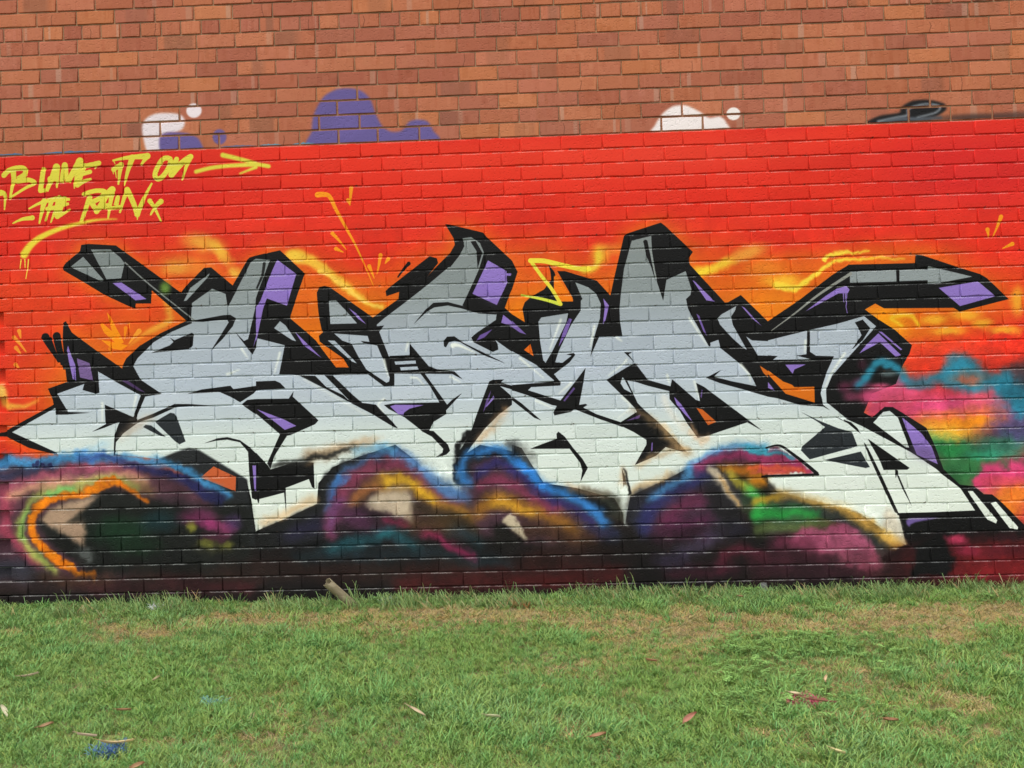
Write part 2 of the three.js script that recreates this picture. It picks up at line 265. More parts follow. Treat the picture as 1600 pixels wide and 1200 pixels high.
// -- dark ground of the lower wall, and the coloured clouds at the right end
for (let x = -150; x < 1850; x += 60) for (let y = 845; y < 980; y += 28) mist(x + rr(-20, 20), y + rr(-8, 8), 95, 46, [19, 17, 17], 0.9);
for (let x = -150; x < 1300; x += 50) mist(x, 800, 80, 60, [20, 20, 20], 0.85);
for (const [x, y, rx, ry, c, a] of [
  [1340, 600, 80, 40, [40, 26, 32], 1], [1560, 760, 160, 90, [190, 64, 90], 0.9], [1470, 640, 150, 50, [214, 72, 118], 1], [1400, 610, 80, 34, [206, 74, 112], 1], [1380, 640, 50, 36, [190, 66, 100], 0.9], [1560, 630, 80, 40, [206, 90, 120], 0.8],
  [1500, 660, 110, 28, [226, 110, 90], 0.8], [1490, 668, 90, 26, [228, 134, 30], 0.95], [1475, 650, 60, 12, [226, 112, 70], 0.7], [1540, 640, 50, 20, [220, 110, 60], 0.7], [1480, 680, 90, 22, [222, 170, 50], 0.9], [1520, 660, 50, 14, [228, 134, 26], 0.9],
  [1600, 655, 70, 50, [70, 70, 110], 0.9], [1590, 680, 80, 34, [66, 66, 104], 0.95], [1600, 610, 60, 50, [36, 120, 150], 0.95], [1460, 690, 60, 20, [130, 170, 90], 0.8],
  [1510, 710, 110, 34, [52, 130, 78], 1], [1560, 700, 80, 26, [48, 116, 96], 0.9], [1500, 735, 100, 46, [44, 104, 58], 1], [1590, 735, 70, 40, [70, 84, 70], 0.8], [1480, 700, 46, 20, [36, 128, 66], 0.9], [1550, 760, 60, 30, [60, 110, 60], 0.9], [1480, 760, 60, 40, [38, 92, 50], 0.9]])
  mist(x, y, rx, ry, c, a);
fill('B4 845,470 900,510 960,520 1060,480 1100,430 1160,385 1230,380 1310,420 1340,470 1420,490 1500,480 1600,520 1600,760 1530,720 1500,640 1380,590 1250,610 1160,590 1060,560 960,575 860,570 800,530', [38, 120, 146], { blur: 5, smooth: 0.6 });
mist(1515, 590, 50, 16, [110, 96, 90], 0.8); mist(1510, 594, 20, 10, [168, 92, 70], 0.8); mist(1600, 585, 30, 40, [52, 44, 50], 0.8); mist(1440, 600, 46, 12, [64, 100, 116], 0.7);
fill('C4 1265,300 1320,230 1350,185 1420,175 1480,195 1540,165 1600,160 1640,300 1600,320 1640,420 1500,380 1350,370', [206, 62, 112], { blur: 3 });
mist(1590, 770, 70, 28, [226, 120, 34], 0.95); mist(1560, 795, 60, 26, [226, 124, 30], 0.95); mist(1570, 750, 60, 14, [212, 74, 90], 0.8); mist(1550, 712, 60, 10, [40, 136, 110], 0.6);

roughen(ctx, 1290, 520, 1720, 960, 15, 0.36); roughen(ctx, -120, 690, 1310, 980, 5, 0.25);
// -- black silhouette of the letters with their outlines
fill(SIL, BLK);
line('B1 285,268 330,350 372,425', BLK, [13, 3]); line('B1 355,262 365,320 385,400 395,440', BLK, [13, 8]); fill('B1 255,270 300,262 320,270 375,425 360,425', BLK); fill('B1 332,262 378,258 410,470 395,470', BLK);
fill('A2 810,940 830,920 1010,780 1085,722 1130,735 1138,765 1045,880 1000,900 930,905 895,945 815,972', BLK); line('A2 955,768 925,800 885,855', BLK, [6, 2]);

// -- silver bodies of the letters: the piece is sprayed grey in its tops, pale blue-grey across, white along the feet
const g0 = P(700, 380)[1], g1 = P(700, 800)[1], silver = ctx.createLinearGradient(0, g0, 0, g1);
for (const [t, c] of [[0, [122, 130, 130]], [0.2, [140, 149, 152]], [0.34, [166, 176, 187]], [0.5, [178, 189, 202]], [0.62, [190, 201, 207]], [0.7, [208, 219, 215]], [1, [224, 233, 222]]]) silver.addColorStop(t, css(c));
fill(`B1 833,450 860,400 900,360 960,300 1060,240 1200,180 A1 1195,1115 1200,1015 1325,925 1410,958 1422,1035 1440,1010 1570,755 1600,737 A2 88,745 20,925 0,985 B1 1595,90 1550,280 1525,292 1468,235 1578,378 1600,335 B2 8,275 180,318 145,500 235,503 480,505 700,500 800,575 865,572 865,495 835,400 770,235 800,195 755,200 A2 755,1150 800,1110 940,1005 1080,895 1210,785 1285,690 1300,640 1290,610 1345,602 1400,640 1425,700 1395,800 1360,880 1290,1030 1330,1050 1400,1062 1505,1072 B2 1500,160 1380,240 1345,270 1360,300 1480,360 1515,345 1510,310 1495,285 1600,360
 B3 0,355 150,440 265,540 300,545 262,500 330,430 270,425 290,360 370,190 430,100 430,40 A3 440,990 395,885 475,915 525,955 555,1020 550,1100 B3 550,150 510,280 490,390 545,265 690,260 A3 675,1130 672,1050 680,960 700,800 748,625 870,595 875,690 905,880 945,1000 965,870 1085,815 1122,930 1115,965 1088,990 1100,1050 B3 1120,130 1230,325 1295,330 1420,430 1490,500 1530,578 1600,640
 B4 60,650 200,692 345,702 480,775 590,825 740,905 890,985 1050,1090 C4 1095,250 1200,330 1300,480 815,495 865,690 800,650 690,570 560,480 420,440 250,400 60,355 0,300 C3 1600,85 1280,100 1150,180 1000,260 740,380 705,560 690,480 640,395 400,330 200,300 120,180 60,80 0,60 C2 1600,100 1400,60 1290,130 1250,250 1240,270 1100,250 960,130 870,60 600,150 480,200 390,300 380,430 190,520 0,600 C1 1600,610 1570,400 1540,280 1250,110 1180,85 1000,150 720,120 B1 725,925 770,870 865,800 845,770 905,640 1010,622 880,535`, silver);
fill('B1 75,862 345,710 350,753 425,735 357,622 528,560 517,598 600,622 622,615 612,482 725,548 880,632 838,750 858,785 745,800 715,880 710,1010 370,1010 350,988', silver);

// -- black cuts inside the letters
const K = [
  'B1 655,690 850,775 868,800 770,865 720,915 735,845 745,797 650,835 575,860 660,812', 'B1 895,640 908,640 850,775 832,770', 'B1 345,700 355,622 425,735 562,740 420,752 350,753',
  'B1 945,367 1060,320 1085,298 1062,270 1090,288 1200,240 1210,250 1205,320 1180,342', 'B1 1165,172 1290,150 1400,130 1440,128 1475,150 1455,200 1390,280 1318,352 1375,262 1430,175 1420,160 1360,162 1270,172',
  'B1 1170,622 1260,595 1440,572 1458,592 1600,573 B2 0,545 120,540 150,553 185,588 0,600 B1 1600,602 1585,620 1500,675 1440,640 1375,612', 'B1 1510,688 1545,660 1600,655 B2 205,652 235,606 230,640 390,788 370,812 215,880 192,885 150,875 0,745 B1 1600,752',
  'B2 150,875 195,883 115,1010 90,1092 70,1055', 'B1 865,800 860,785 960,745 1090,686 1180,686 1330,695 1180,700 1100,705 960,770',
  'B1 1275,932 1360,900 1420,893 1500,912 1560,955 1600,995 C2 0,110 75,190 90,215 240,170 360,172 366,336 350,325 330,275 185,330 190,512 175,360 20,400 15,430 5,400 C1 1600,405 1575,395 1560,280 1550,105 B1 1500,925 1420,908 1350,915',
  'B2 235,503 370,510 440,580 545,630 575,660 660,678 750,690 855,800 887,838 865,832 720,745 560,662 450,600 270,508', 'B2 428,506 480,508 600,625 665,680 580,660', 
  'B2 832,400 835,385 960,380 960,308 1080,450 1130,468 1240,482 1292,532 1225,498 1030,497 860,495', 'B2 1028,496 1055,496 1195,690 1225,660 1287,618 1190,724 1150,682 1085,570',
  'B2 800,692 860,682 1150,676 1188,715 1190,748 1110,797 1083,852 1110,855 1200,940 1213,978 1190,1002 1108,1027 1165,990 1170,965 1100,890 1040,858 1010,832 930,770 830,717',
  'B2 1172,292 1195,265 1240,263 1300,305 1560,432 1420,380 1280,302 1240,290 1205,300 1187,332 1175,325', 'A2 985,1147 1060,1055 1110,1013 1200,1009 1330,1043 1400,1058 1512,1068 1500,1087 1390,1080 1280,1047 1200,1030 1115,1042 1070,1067',
  'B2 1455,545 1480,535 1550,532 1530,550 1600,572 B3 0,568 250,545 270,538 305,546 302,570 120,580 100,600 260,650 400,695 460,685 472,692 445,708 530,750 680,800 692,830 540,777 400,722 250,692 100,632 0,600 B2 1600,595 1520,572',
  'B2 1458,545 1510,560 1590,630 1600,650 1600,690 1520,750 1430,840 1350,945 1290,1030 1268,1110 1290,1185 1250,1150 1243,1080 1265,990 1335,880 1380,750', 'B3 0,640 60,682 182,788 140,772 0,662',
  'B3 460,460 445,560 420,690 370,735 265,757 258,738 290,680 400,540', 'B3 590,535 720,455 770,430 700,362 750,362 728,376 850,535 1000,578 985,606 850,572 770,547 720,540 755,615 785,680 830,725 900,785 980,865 1092,985 1065,985 960,955 900,1010 768,1067 800,1010 840,940 840,910 760,860 660,812 780,735 768,710',
  'B3 1000,530 1150,660 1175,668 1150,553 1200,578 1480,788 1564,852 1470,800 1210,888 1160,897 1090,800 1050,730 985,655 983,610', 'B3 1212,522 1307,473 1262,515 1370,543 1520,573 1600,598 1600,640 1450,596 1300,555',
  'B3 278,872 290,858 330,890 380,958 440,1028 474,1085 428,1172 440,1100 425,1052 360,965 112,966 200,932 280,902', 'C3 686,208 706,260 728,380 700,385 694,290', 'B3 340,376 385,366 396,378 360,425 262,500 250,480 320,425 372,384',
  'C4 598,46 612,58 660,150 710,255 770,385 820,497 792,482 740,370 690,262 630,130', 'B4 622,902 885,1085 870,1096 722,1098 700,1040', 'C4 795,215 812,222 815,250 900,446 845,345 805,250 797,268', 'B4 420,765 520,800 560,838 580,872 545,845 500,807', 
  'A3 820,628 832,618 846,624 888,830 897,878 870,790 840,720'];
for (const s of K) fill(s, BLK);
for (const s of ['B1 968,797 1065,740 1090,745 1105,770 1160,920 1120,938 1090,915', 'B1 895,830 910,815 945,820 1037,892 1000,885', 'B4 205,735 320,790 440,838 525,860 560,950 260,1032 205,975 215,950 357,830 300,790', 'B4 353,1036 580,983 637,1080 610,1086']) fill(s, SLATE, { blur: 0.8, smooth: 0 });
fill('C1 985,152 1100,105 1180,80 1245,95 1545,278 1552,380 1590,600 1600,700 1250,640 1240,300', [34, 36, 38], { blur: 1.2 });
// silver facets standing free in the black
for (const s of ['A1 440,790 520,725 648,870 630,878', 'A1 568,680 690,680 752,730 778,765 757,860 665,866 600,740', 'A1 1148,1002 1190,920 1312,828 1302,850 1165,1000', 'A2 455,1000 500,998 560,1060 632,1142 465,1146', 'A4 512,820 800,808 803,880 512,888', 'A4 822,808 1000,805 1000,783 1278,850 1070,890 1000,895 998,872 822,878',
  'B2 113,212 150,168 185,195 252,294 225,286', 'B2 488,245 698,260 710,298 655,292 675,306 757,320 800,420 836,520 832,545 815,553 690,470 640,390 598,310 540,290', 'B2 448,288 492,290 632,432 600,420', 'B2 373,514 430,510 500,590 545,620 455,575', 'B2 865,420 998,414 1000,434 872,440', 'B2 900,456 1008,450 1016,470 906,476',
  'B3 165,172 182,145 352,118 338,180 250,360 210,428 195,412 175,290', 'B3 678,556 690,518 702,530 748,618 700,592', 'B3 1284,150 1310,125 1402,73 1395,100 1370,140 1380,190 1468,347 1440,330 1375,272 1300,190', 'B3 1240,302 1290,284 1302,332 1240,326',
  'B3 1463,263 1500,288 1600,293 B4 0,288 250,225 430,185 600,136 676,200 560,330 470,430 400,510 362,600 366,675 492,777 470,790 345,692 330,620 340,570 370,480 412,388 260,383 175,383 275,407 30,410 60,386 0,382 B3 1600,384 1537,382', 'B4 658,802 720,735 760,728 812,770 882,958 860,955', 'C4 1248,350 1280,350 1432,532 1425,552 1370,527', 'C4 1392,425 1425,418 1562,575 1560,590 1510,582', 'C2 0,545 35,545 15,565 0,575'])
  fill(s, silver);
line('A1 782,762 900,870 1060,1000 1215,1122', [120, 124, 122], [2.5, 2]); line('A4 515,832 320,960 160,1085 20,1188', [138, 140, 134], [5, 1]); line('A3 868,690 885,790 903,860', [140, 146, 144], 1.6);
line('A2 52,768 40,840 5,925', [30, 32, 32], [5, 3]);
fill('B4 543,176 592,158 640,212 592,288 525,345 585,255 565,210', BLK); fill('B4 245,228 262,226 262,360 300,385 175,384 240,375', BLK); fill('A2 1340,630 1372,625 1415,700 1385,800 1378,690', BLK); fill('A1 1410,955 1440,1010 1422,1038', BLK);
fill('A2 1240,660 1250,610 1290,608 1302,660 1270,720 1215,790 1190,790', BLK);
// purple sides
for (const [s, c] of [['A1 703,890 760,887 917,990 848,999'], ['A2 132,743 252,833 193,1032 68,986 0,1175 0,1075 85,850'], ['B1 1600,260 1580,340 1600,280'], ['B2 0,80 0,300 60,20 50,10', PUR], ['B2 243,233 412,400 300,322'], ['A2 578,1045 625,1078 690,1148 640,1115'], ['A2 1450,748 1597,832 1505,1027 1353,957'], ['B2 1545,128 1600,172 1600,198 1533,178'], ['B2 1375,292 1400,255 1478,218 1430,268', [104, 80, 150]], ['B2 838,700 870,690 1050,692 960,715 925,740 920,758 890,750'], ['B2 5,718 180,785 252,822 180,848 120,800'], ['B2 1418,742 1440,660 1470,598 1450,680', [92, 70, 130]], ['B2 1430,708 1485,632 1490,650 1445,700'], ['A3 570,985 606,1030 585,1120 568,1150 580,1040'], ['A3 1125,868 1145,882 1268,1006 1215,998'], ['B3 1152,120 1170,135 1220,262 1195,230', [112, 88, 160]], ['A3 1433,1033 1455,1045 1562,1160 1500,1110'], ['B3 0,165 90,252 50,240 0,205', [112, 88, 160]], ['B3 355,150 375,155 340,250 290,330 320,230', [112, 88, 160]], ['B3 385,580 395,590 330,670 320,665', [88, 66, 124]], ['B3 1012,640 1060,690 1132,802 1080,750 1030,690'], ['B3 712,792 805,750 795,775', [92, 66, 120]], ['B3 872,930 880,925 878,980 868,985', [112, 88, 160]], ['B3 1185,595 1192,600 1185,650 1178,640', [92, 70, 130]], ['A4 1067,920 1312,879 1422,972 1200,1034'], ['A4 232,1068 360,970 430,925 490,908 510,930 500,952 440,955'], ['B4 618,312 690,243 712,265 832,380 800,392 700,300 570,370'], ['B4 690,232 712,235 840,345 830,350'], ['B4 108,440 237,438 165,470 155,497'], ['B4 0,548 45,605 0,585'], ['B4 838,772 982,835 1062,1062 930,1002 880,880'], ['C4 862,535 885,520 1080,515 920,545 890,560 885,575 868,560', [104, 84, 146]], ['B1 425,320 440,370 470,440 475,540 455,530 430,420 418,350'], ['B1 480,400 560,430 582,540 500,520', [112, 88, 140]], ['B1 760,540 800,540 910,615 860,600', [70, 50, 90]], ['C1 1578,190 1600,190 1600,350 1590,350']])
  fill(s, c || PUR);
for (const s of ['A4 470,945 475,1010', 'A4 482,950 490,1010 488,1040 496,1078', 'A4 493,945 492,985']) line(s, PUR, [1.6, 1]);
fill('A2 1400,960 1505,1027 1520,985', [104, 82, 146], { blur: 6, alpha: 0.6 }); fill('B4 900,990 1060,1062 1020,960 890,950', [96, 76, 120], { blur: 6, alpha: 0.7 });
// orange gaps
for (const [s, c] of [['B3 75,348 115,310 135,387', [226, 104, 20]], ['B4 0,475 95,545 150,565 165,580 290,578 292,677 110,622 0,500', [214, 108, 18]], ['B3 1152,710 1190,720 1278,797 1225,818', [196, 92, 28]], ['C1 1335,196 1475,262 1472,352 1253,265', [196, 92, 50]], ['A3 262,850 275,840 380,990 380,1005 300,1005 262,950', [234, 118, 12]], ['B3 1548,445 1600,480 1600,520 1570,490', [200, 100, 20]], ['B1 1340,1080 1420,1130 1475,1145 1255,1145', [196, 92, 50]]]) fill(s, c);
// white glints along the silver edges
for (const s of ['B2 150,365 115,495', 'B2 800,410 828,520', 'B2 950,305 935,360', 'B2 970,520 1010,525 1050,570', 'B2 1215,515 1280,550', 'B2 800,655 765,690 800,740', 'B3 305,160 235,350', 'B3 515,200 490,330', 'B3 50,400 200,525', 'B3 370,555 290,625', 'B3 150,665 250,710', 'B3 715,410 690,440 600,510', 'B3 1430,440 1480,500 1490,550', 'B3 1140,545 1170,650', 'B3 690,645 740,705 660,775', 'B3 655,270 690,295', 'B3 1110,150 1220,320', 'B3 970,505 985,560', 'B1 1510,340 1550,400', 'B1 640,680 640,800', 'B1 850,640 830,730', 'B1 1420,500 1500,470', 'B4 235,290 230,370', 'B4 480,370 400,490 350,600'])
  line(s, WHT, [4, 1.4], { blur: 1.1, alpha: 0.85 });
line('B2 1230,320 1270,320 1370,365', WHT, [8, 1], { blur: 0.9 }); line('B3 950,640 980,720 1080,860', [230, 226, 214], [8, 6], { blur: 3.5, alpha: 0.8 });
line('B2 300,530 700,760', [214, 220, 216], 3, { blur: 1.6, alpha: 0.7 });
// yellow zigzag line
line('A3 60,965 190,990 305,1022', [206, 216, 70], [3, 6]); line('A3 305,1022 250,930 180,840 115,750', [226, 212, 62], 5.5); line('A3 115,750 200,752 300,775 420,800 480,800', YEL, 7.5); line('A3 450,805 500,800 535,770 540,680', YEL, [11, 4], { blur: 3 });
mist(258, 450, 14, 16, [110, 150, 60], 0.85);

// -- clouds and smoke over the feet of the letters
const sheetCtx = ctx, layer = document.createElement('canvas'); layer.width = CW; layer.height = CHt; ctx = layer.getContext('2d');
const C = (n, x, y) => [(n - 1) * 400 + x / 4, 680 + y / 4];
function puff(n, x, y, rx, ry, c, a = 0.9, rot = 0, hard) { const [px, py] = C(n, x, y); mist(px, py, rx / 4, ry / 4, c, a, rot, hard); }
const BEIGE = [206, 178, 150];
// dark smoke edges with tan overspray
line('C2 330,150 500,95 640,62 760,50', [170, 128, 84], [16, 8], { blur: 5, alpha: 0.8 }); line('C2 40,560 200,480 370,400', [200, 160, 110], [10, 14], { blur: 5, alpha: 0.8 });
line('B3 740,720 900,820 1000,910 1100,1000', [204, 164, 112], [4, 12], { blur: 4, alpha: 0.8 }); line('B3 780,1075 960,985 1070,975', [200, 160, 110], [6, 8], { blur: 4, alpha: 0.8 }); line('B3 1080,820 1160,905 1240,890', [206, 160, 116], [6, 8], { blur: 4, alpha: 0.8 }); line('B1 760,880 880,800 960,760', [196, 168, 140], [12, 8], { blur: 5, alpha: 0.6 });
line('C3 740,370 860,310 1000,240', [206, 160, 100], [10, 8], { blur: 4, alpha: 0.8 }); line('C3 330,325 460,345 600,380', [190, 150, 110], [8, 8], { blur: 4, alpha: 0.7 }); line('C3 685,215 690,330 700,440', [206, 166, 120], [5, 5], { blur: 3, alpha: 0.8 });
line('B2 1560,700 1470,820 1380,930', [196, 150, 104], [8, 10], { blur: 4, alpha: 0.7 });
line('C3 70,90 110,190 160,290', [96, 96, 92], [14, 10], { blur: 5, alpha: 0.7 }); puff(3, 10, 70, 60, 60, [60, 64, 66], 0.8);
fill('C2 90,200 240,165 400,118 560,82 690,72 600,100 450,140 300,180 150,215', [34, 34, 32], { blur: 2.6 });
fill('C2 380,440 385,330 410,262 480,200 600,150 720,120 870,92 860,125 700,150 600,200 560,300 560,440 540,620 200,700 0,720 0,605', [26, 27, 27], { blur: 2.4 });
const band = (str, width, color, blur = 5, alpha = 0.95) => line(str, color, width, { blur, alpha });
// first cloud, at the toothed end
fill('C1 -300,140 300,150 700,150 1000,190 1250,300 1350,420 1300,700 900,900 300,960 -300,960', [74, 46, 56], { blur: 5 });
band('C1 -300,420 -100,400 60,330 200,290 420,225 620,200 760,215 860,260', [24, 13], [168, 80, 104], 6);
band('C1 -300,900 0,830 200,860 330,900', [34, 26], [52, 54, 66], 7, 0.9);
band('C1 40,400 20,520 50,620 150,720 260,820', [18, 12], [178, 68, 92], 6);
band('C1 60,380 200,330 360,300 540,290 720,250 840,275 930,320', [12, 10], [214, 160, 122], 5, 0.9);
band('C1 780,300 880,330 980,370', [12, 14], [128, 100, 62], 5, 0.8);
band('C1 -300,200 -60,190 60,172 250,172 420,150 620,142 800,150 960,172 1100,190 1200,245 1300,310 1440,378', [18, 9], [64, 142, 200], 3.6);
band('C1 520,110 640,60 700,70', [8, 8], [120, 172, 206], 5, 0.6); band('C1 480,120 560,118 680,125', [5, 5], [52, 120, 196], 3);
band('C1 -300,290 -20,265 120,245 250,205 340,195', [14, 10], [50, 54, 84], 4, 0.9); band('C1 500,165 600,135 700,145 800,175', [6, 8], [44, 52, 118], 3.4, 0.85);
band('C1 800,200 920,215 1040,245 1150,280 1260,350 1400,420', [9, 18], [34, 36, 82], 3.4);
for (const [x, y, r] of [[215, 178, 20], [245, 172, 24], [280, 190, 20], [320, 186, 20], [1000, 232, 20], [1040, 238, 22], [1075, 242, 24], [1110, 252, 22], [1145, 258, 22], [1180, 285, 22]]) puff(1, x, y, r, r * 0.9, [34, 32, 74], 0.8, 0, 0.5);
fill('C1 300,480 400,430 560,370 640,345 720,335 800,350 900,400 1000,400 1150,430 1300,450 1450,420 1560,440 1580,700 1500,900 600,880 480,790 340,700 262,610 262,530', [22, 24, 22], { blur: 5 });
band('C1 1000,380 1120,420 1260,470 1380,540', [12, 10], [62, 44, 54], 6, 0.8);
band('C1 870,345 760,290 690,270 560,300 440,338 300,352 200,425 140,520 128,620 175,700 270,790 350,860', [6, 13], [170, 184, 84], 4, 0.9);
band('C1 470,350 420,335 340,355 280,370', [5, 6], [104, 206, 110], 3, 0.9); band('C1 170,470 140,560 140,660', [6, 6], [118, 190, 92], 4, 0.8); band('C1 240,740 280,790', [8, 6], [120, 150, 70], 4, 0.8);
band('C1 700,292 640,318 560,348 440,372 330,395 250,450 212,530 215,620 270,700 360,780 440,820 490,862 590,874', [14, 11], [212, 112, 14], 1.8, 1); band('C1 640,312 700,298 770,322 850,362 930,418', [14, 3], [208, 108, 16], 1.8, 1);
for (const [x, y, r] of [[600, 322, 26], [660, 302, 26], [720, 300, 24], [560, 345, 22], [440, 365, 26], [400, 378, 22], [290, 400, 26], [250, 440, 26], [205, 520, 24], [200, 580, 24], [225, 650, 26], [262, 700, 26], [320, 750, 26], [440, 815, 22], [500, 862, 22], [560, 868, 18]]) puff(1, x, y, r * 1.2, r, [222, 124, 12], 0.75, 0, 0.45);
for (const [x, y, rx, ry, c, al] of [[760, 600, 300, 150, [20, 50, 30], 0.8], [850, 700, 240, 100, [22, 46, 28], 0.7], [1000, 540, 190, 110, [22, 54, 60], 0.6], [1250, 520, 190, 90, [104, 40, 76], 0.8], [1320, 560, 90, 56, [160, 56, 112], 0.85], [1410, 580, 100, 66, [150, 60, 108], 0.85], [1460, 540, 90, 80, [70, 46, 92], 0.6], [1360, 640, 150, 60, [96, 40, 66], 0.7], [1205, 582, 46, 50, [124, 122, 46], 0.9], [1300, 682, 80, 42, [124, 126, 44], 0.85], [1420, 686, 80, 38, [136, 136, 52], 0.85], [1350, 700, 190, 70, [70, 68, 38], 0.5]]) puff(1, x, y, rx, ry, c, al);
fill('C1 262,540 300,470 420,420 625,372 500,480 420,542 525,548 532,702 400,612 300,570', [182, 150, 124], { blur: 3.4, alpha: 0.9 });
fill('C1 400,545 470,510 500,480 525,545 460,548', [60, 54, 46], { blur: 2.4, alpha: 0.8 });
line('C1 260,560 330,620 430,720 540,805', [26, 26, 24], [8, 10], { blur: 3 }); fill('C1 540,700 580,720 575,800 520,790 450,720', [92, 96, 94], { blur: 4, alpha: 0.8 });
band('C1 200,870 600,930 1000,910', [10, 14], [58, 44, 34], 7, 0.6);
band('C1 -400,960 0,950 400,940 900,945 1600,950', [30, 26], [38, 27, 26], 9, 0.9); band('C1 -400,880 0,880 200,905', [20, 14], [48, 48, 56], 8, 0.9); band('C1 250,890 480,905 700,900', [16, 12], [66, 42, 28], 6, 0.7);
band('C2 -200,860 400,850 900,860 1600,850', [30, 30], [44, 28, 24], 9, 0.7); band('C2 900,930 1300,925 C3 0,920 700,910', [24, 24], [74, 20, 20], 9, 0.8); band('C1 500,950 1000,955 1600,950', [12, 14], [62, 20, 26], 8, 0.6); band('C1 850,880 1200,880 1600,860', [18, 18], [38, 26, 22], 9, 0.6);
// second cloud
fill('C2 440,600 440,420 500,280 620,190 760,140 880,110 1000,190 1150,330 1300,400 1420,480 1420,620 900,640', [58, 40, 46], { blur: 5 });
band('C2 470,600 490,480 530,360 610,270 720,205 850,175 950,215 1060,300 1170,390 1290,430', [26, 20], [108, 47, 68], 6, 0.95);
band('C2 480,590 490,500 520,400', [14, 16], [104, 66, 118], 6, 0.8);
band('C2 440,480 462,380 500,290 570,220 680,165 800,115 880,95', [6, 9], [62, 118, 178], 4.4, 0.85); band('C2 620,110 740,85 870,85', [6, 10], [84, 150, 190], 4, 0.85);
band('C2 880,105 960,150 1040,215 1120,290 1240,360 1360,400', [12, 16], [82, 128, 188], 5, 0.9);
band('C2 610,440 660,360 740,300 840,272 930,285 1010,335 1100,410 1230,470 1400,530', [8, 20], [168, 118, 36], 6, 0.9);
band('C2 800,290 920,280 1000,330', [10, 12], [214, 168, 40], 4, 0.9); band('C2 1010,350 1070,380 1110,420', [14, 10], [206, 158, 36], 4, 0.9); band('C2 600,420 680,340 760,320', [10, 12], [164, 96, 64], 5, 0.8);
band('C2 960,440 1060,470 1200,520 1400,590', [16, 26], [46, 36, 24], 6, 0.9);
fill('C2 500,250 560,262 600,250 540,310 510,330 490,420 470,410 480,320', [60, 122, 196], { blur: 2, alpha: 0.7 });
fill('C2 690,442 700,400 760,362 860,348 952,350 972,420 975,555 930,522 870,492 760,470', [192, 174, 146], { blur: 4, alpha: 0.9 });
band('C2 760,345 850,330 940,335', [6, 8], [206, 170, 96], 4, 0.8);
fill('C2 690,400 760,345 740,350 680,390', [70, 50, 44], { blur: 1.4, alpha: 0.7 });
fill('C2 640,430 700,455 870,495 930,525 985,590 960,680 620,680 500,600', [30, 22, 26], { blur: 4 });
band('C2 800,530 880,535 950,570', [8, 8], [130, 34, 66], 4, 0.9); band('C2 600,560 720,570 820,590', [16, 14], [70, 40, 58], 7, 0.7);
band('C2 450,720 600,680 740,640 840,610 920,640 1000,700', [14, 16], [34, 100, 112], 7, 0.85); band('C2 780,620 860,615', [12, 10], [44, 128, 140], 5, 0.8);
band('C2 250,760 600,745 900,750 1200,745 1500,800', [14, 14], [24, 48, 58], 8, 0.7);
band('C2 1055,610 1130,635 1190,670 1270,715 1370,775', [10, 8], [160, 40, 88], 4, 0.95); band('C2 1240,600 1340,640 1420,700', [16, 12], [26, 58, 68], 7, 0.7); band('C2 1330,830 1450,800 1600,810', [12, 14], [30, 52, 62], 7, 0.6);
fill('C2 1010,160 1060,215 1150,290 1260,345 1320,340 1262,285 1250,220 1180,155 1080,150', silver, { blur: 4 }); band('C2 960,150 1050,225 1140,300 1250,350', [10, 14], [96, 142, 196], 6, 0.85); band('C2 1180,340 1260,370 1330,380', [16, 14], [70, 108, 156], 7, 0.8);
line('B2 1335,870 1268,985 1246,1080 1252,1150 1288,1182', BLK, [9, 5], { blur: 1.4 });
band('C2 560,500 640,520 720,540', [24, 20], [84, 44, 76], 8, 0.8); band('C2 180,640 300,600 420,540', [14, 18], [44, 40, 74], 8, 0.8); band('C2 960,560 1100,560 1250,570', [20, 20], [70, 48, 22], 8, 0.7);
// third cloud
fill('C2 1300,300 1340,180 1480,120 C3 0,170 120,280 300,400 520,520 620,620 500,660 0,680 C2 1400,600 1320,420', [66, 44, 54], { blur: 5 });
band('C2 1400,480 1490,410 1580,400 C3 60,435 190,480 320,550 440,610', [22, 16], [160, 106, 30], 7, 0.9); band('C2 1490,430 1580,430 C3 40,460 150,490', [14, 14], [204, 150, 40], 5, 0.9);
band('C2 1400,330 1490,280 1600,300 C3 80,360 200,420 320,470', [14, 12], [136, 52, 82], 5, 0.9);
band('C2 1380,250 1450,195 1560,180 C3 30,235 130,320 260,400 400,470 520,550', [16, 12], [44, 38, 92], 4.4, 0.95);
band('C2 1320,300 1275,240 1310,155 1400,100 1520,85 C3 0,140 90,215 180,300 300,358 430,418 540,490 605,570', [12, 15], [50, 120, 192], 4, 0.95);
band('C3 40,170 140,270 260,350', [10, 8], [40, 116, 200], 3, 0.8);
band('C3 40,600 200,590 360,640 520,660', [18, 20], [66, 42, 22], 8, 0.8); band('C3 440,560 560,600 660,640', [12, 14], [34, 44, 84], 6, 0.7);
fill('C3 0,508 20,512 95,655 60,640 0,595 C2 1600,590 1540,540 1580,500', [200, 186, 160], { blur: 1.4 });
fill('C2 1480,570 1560,550 1600,595 C3 60,642 95,658 0,720 C2 1500,700', [22, 20, 18], { blur: 4 });
band('C3 560,400 620,440 660,520', [10, 10], [58, 62, 52], 4, 0.8);
fill('C3 640,392 690,480 706,562 712,562 712,420 722,380 690,300', silver, { blur: 1.2 }); line('C3 690,215 705,280 724,378', BLK, [2, 6], { blur: 1.2 }); line('C3 420,335 540,350 620,385 665,440 688,540', [52, 50, 40], [5, 10], { blur: 3.2, alpha: 0.9 });
fill('C3 722,390 860,325 1000,255 1100,210 1300,180 1420,300 1420,560 900,600 716,570', [34, 34, 40], { blur: 4 });
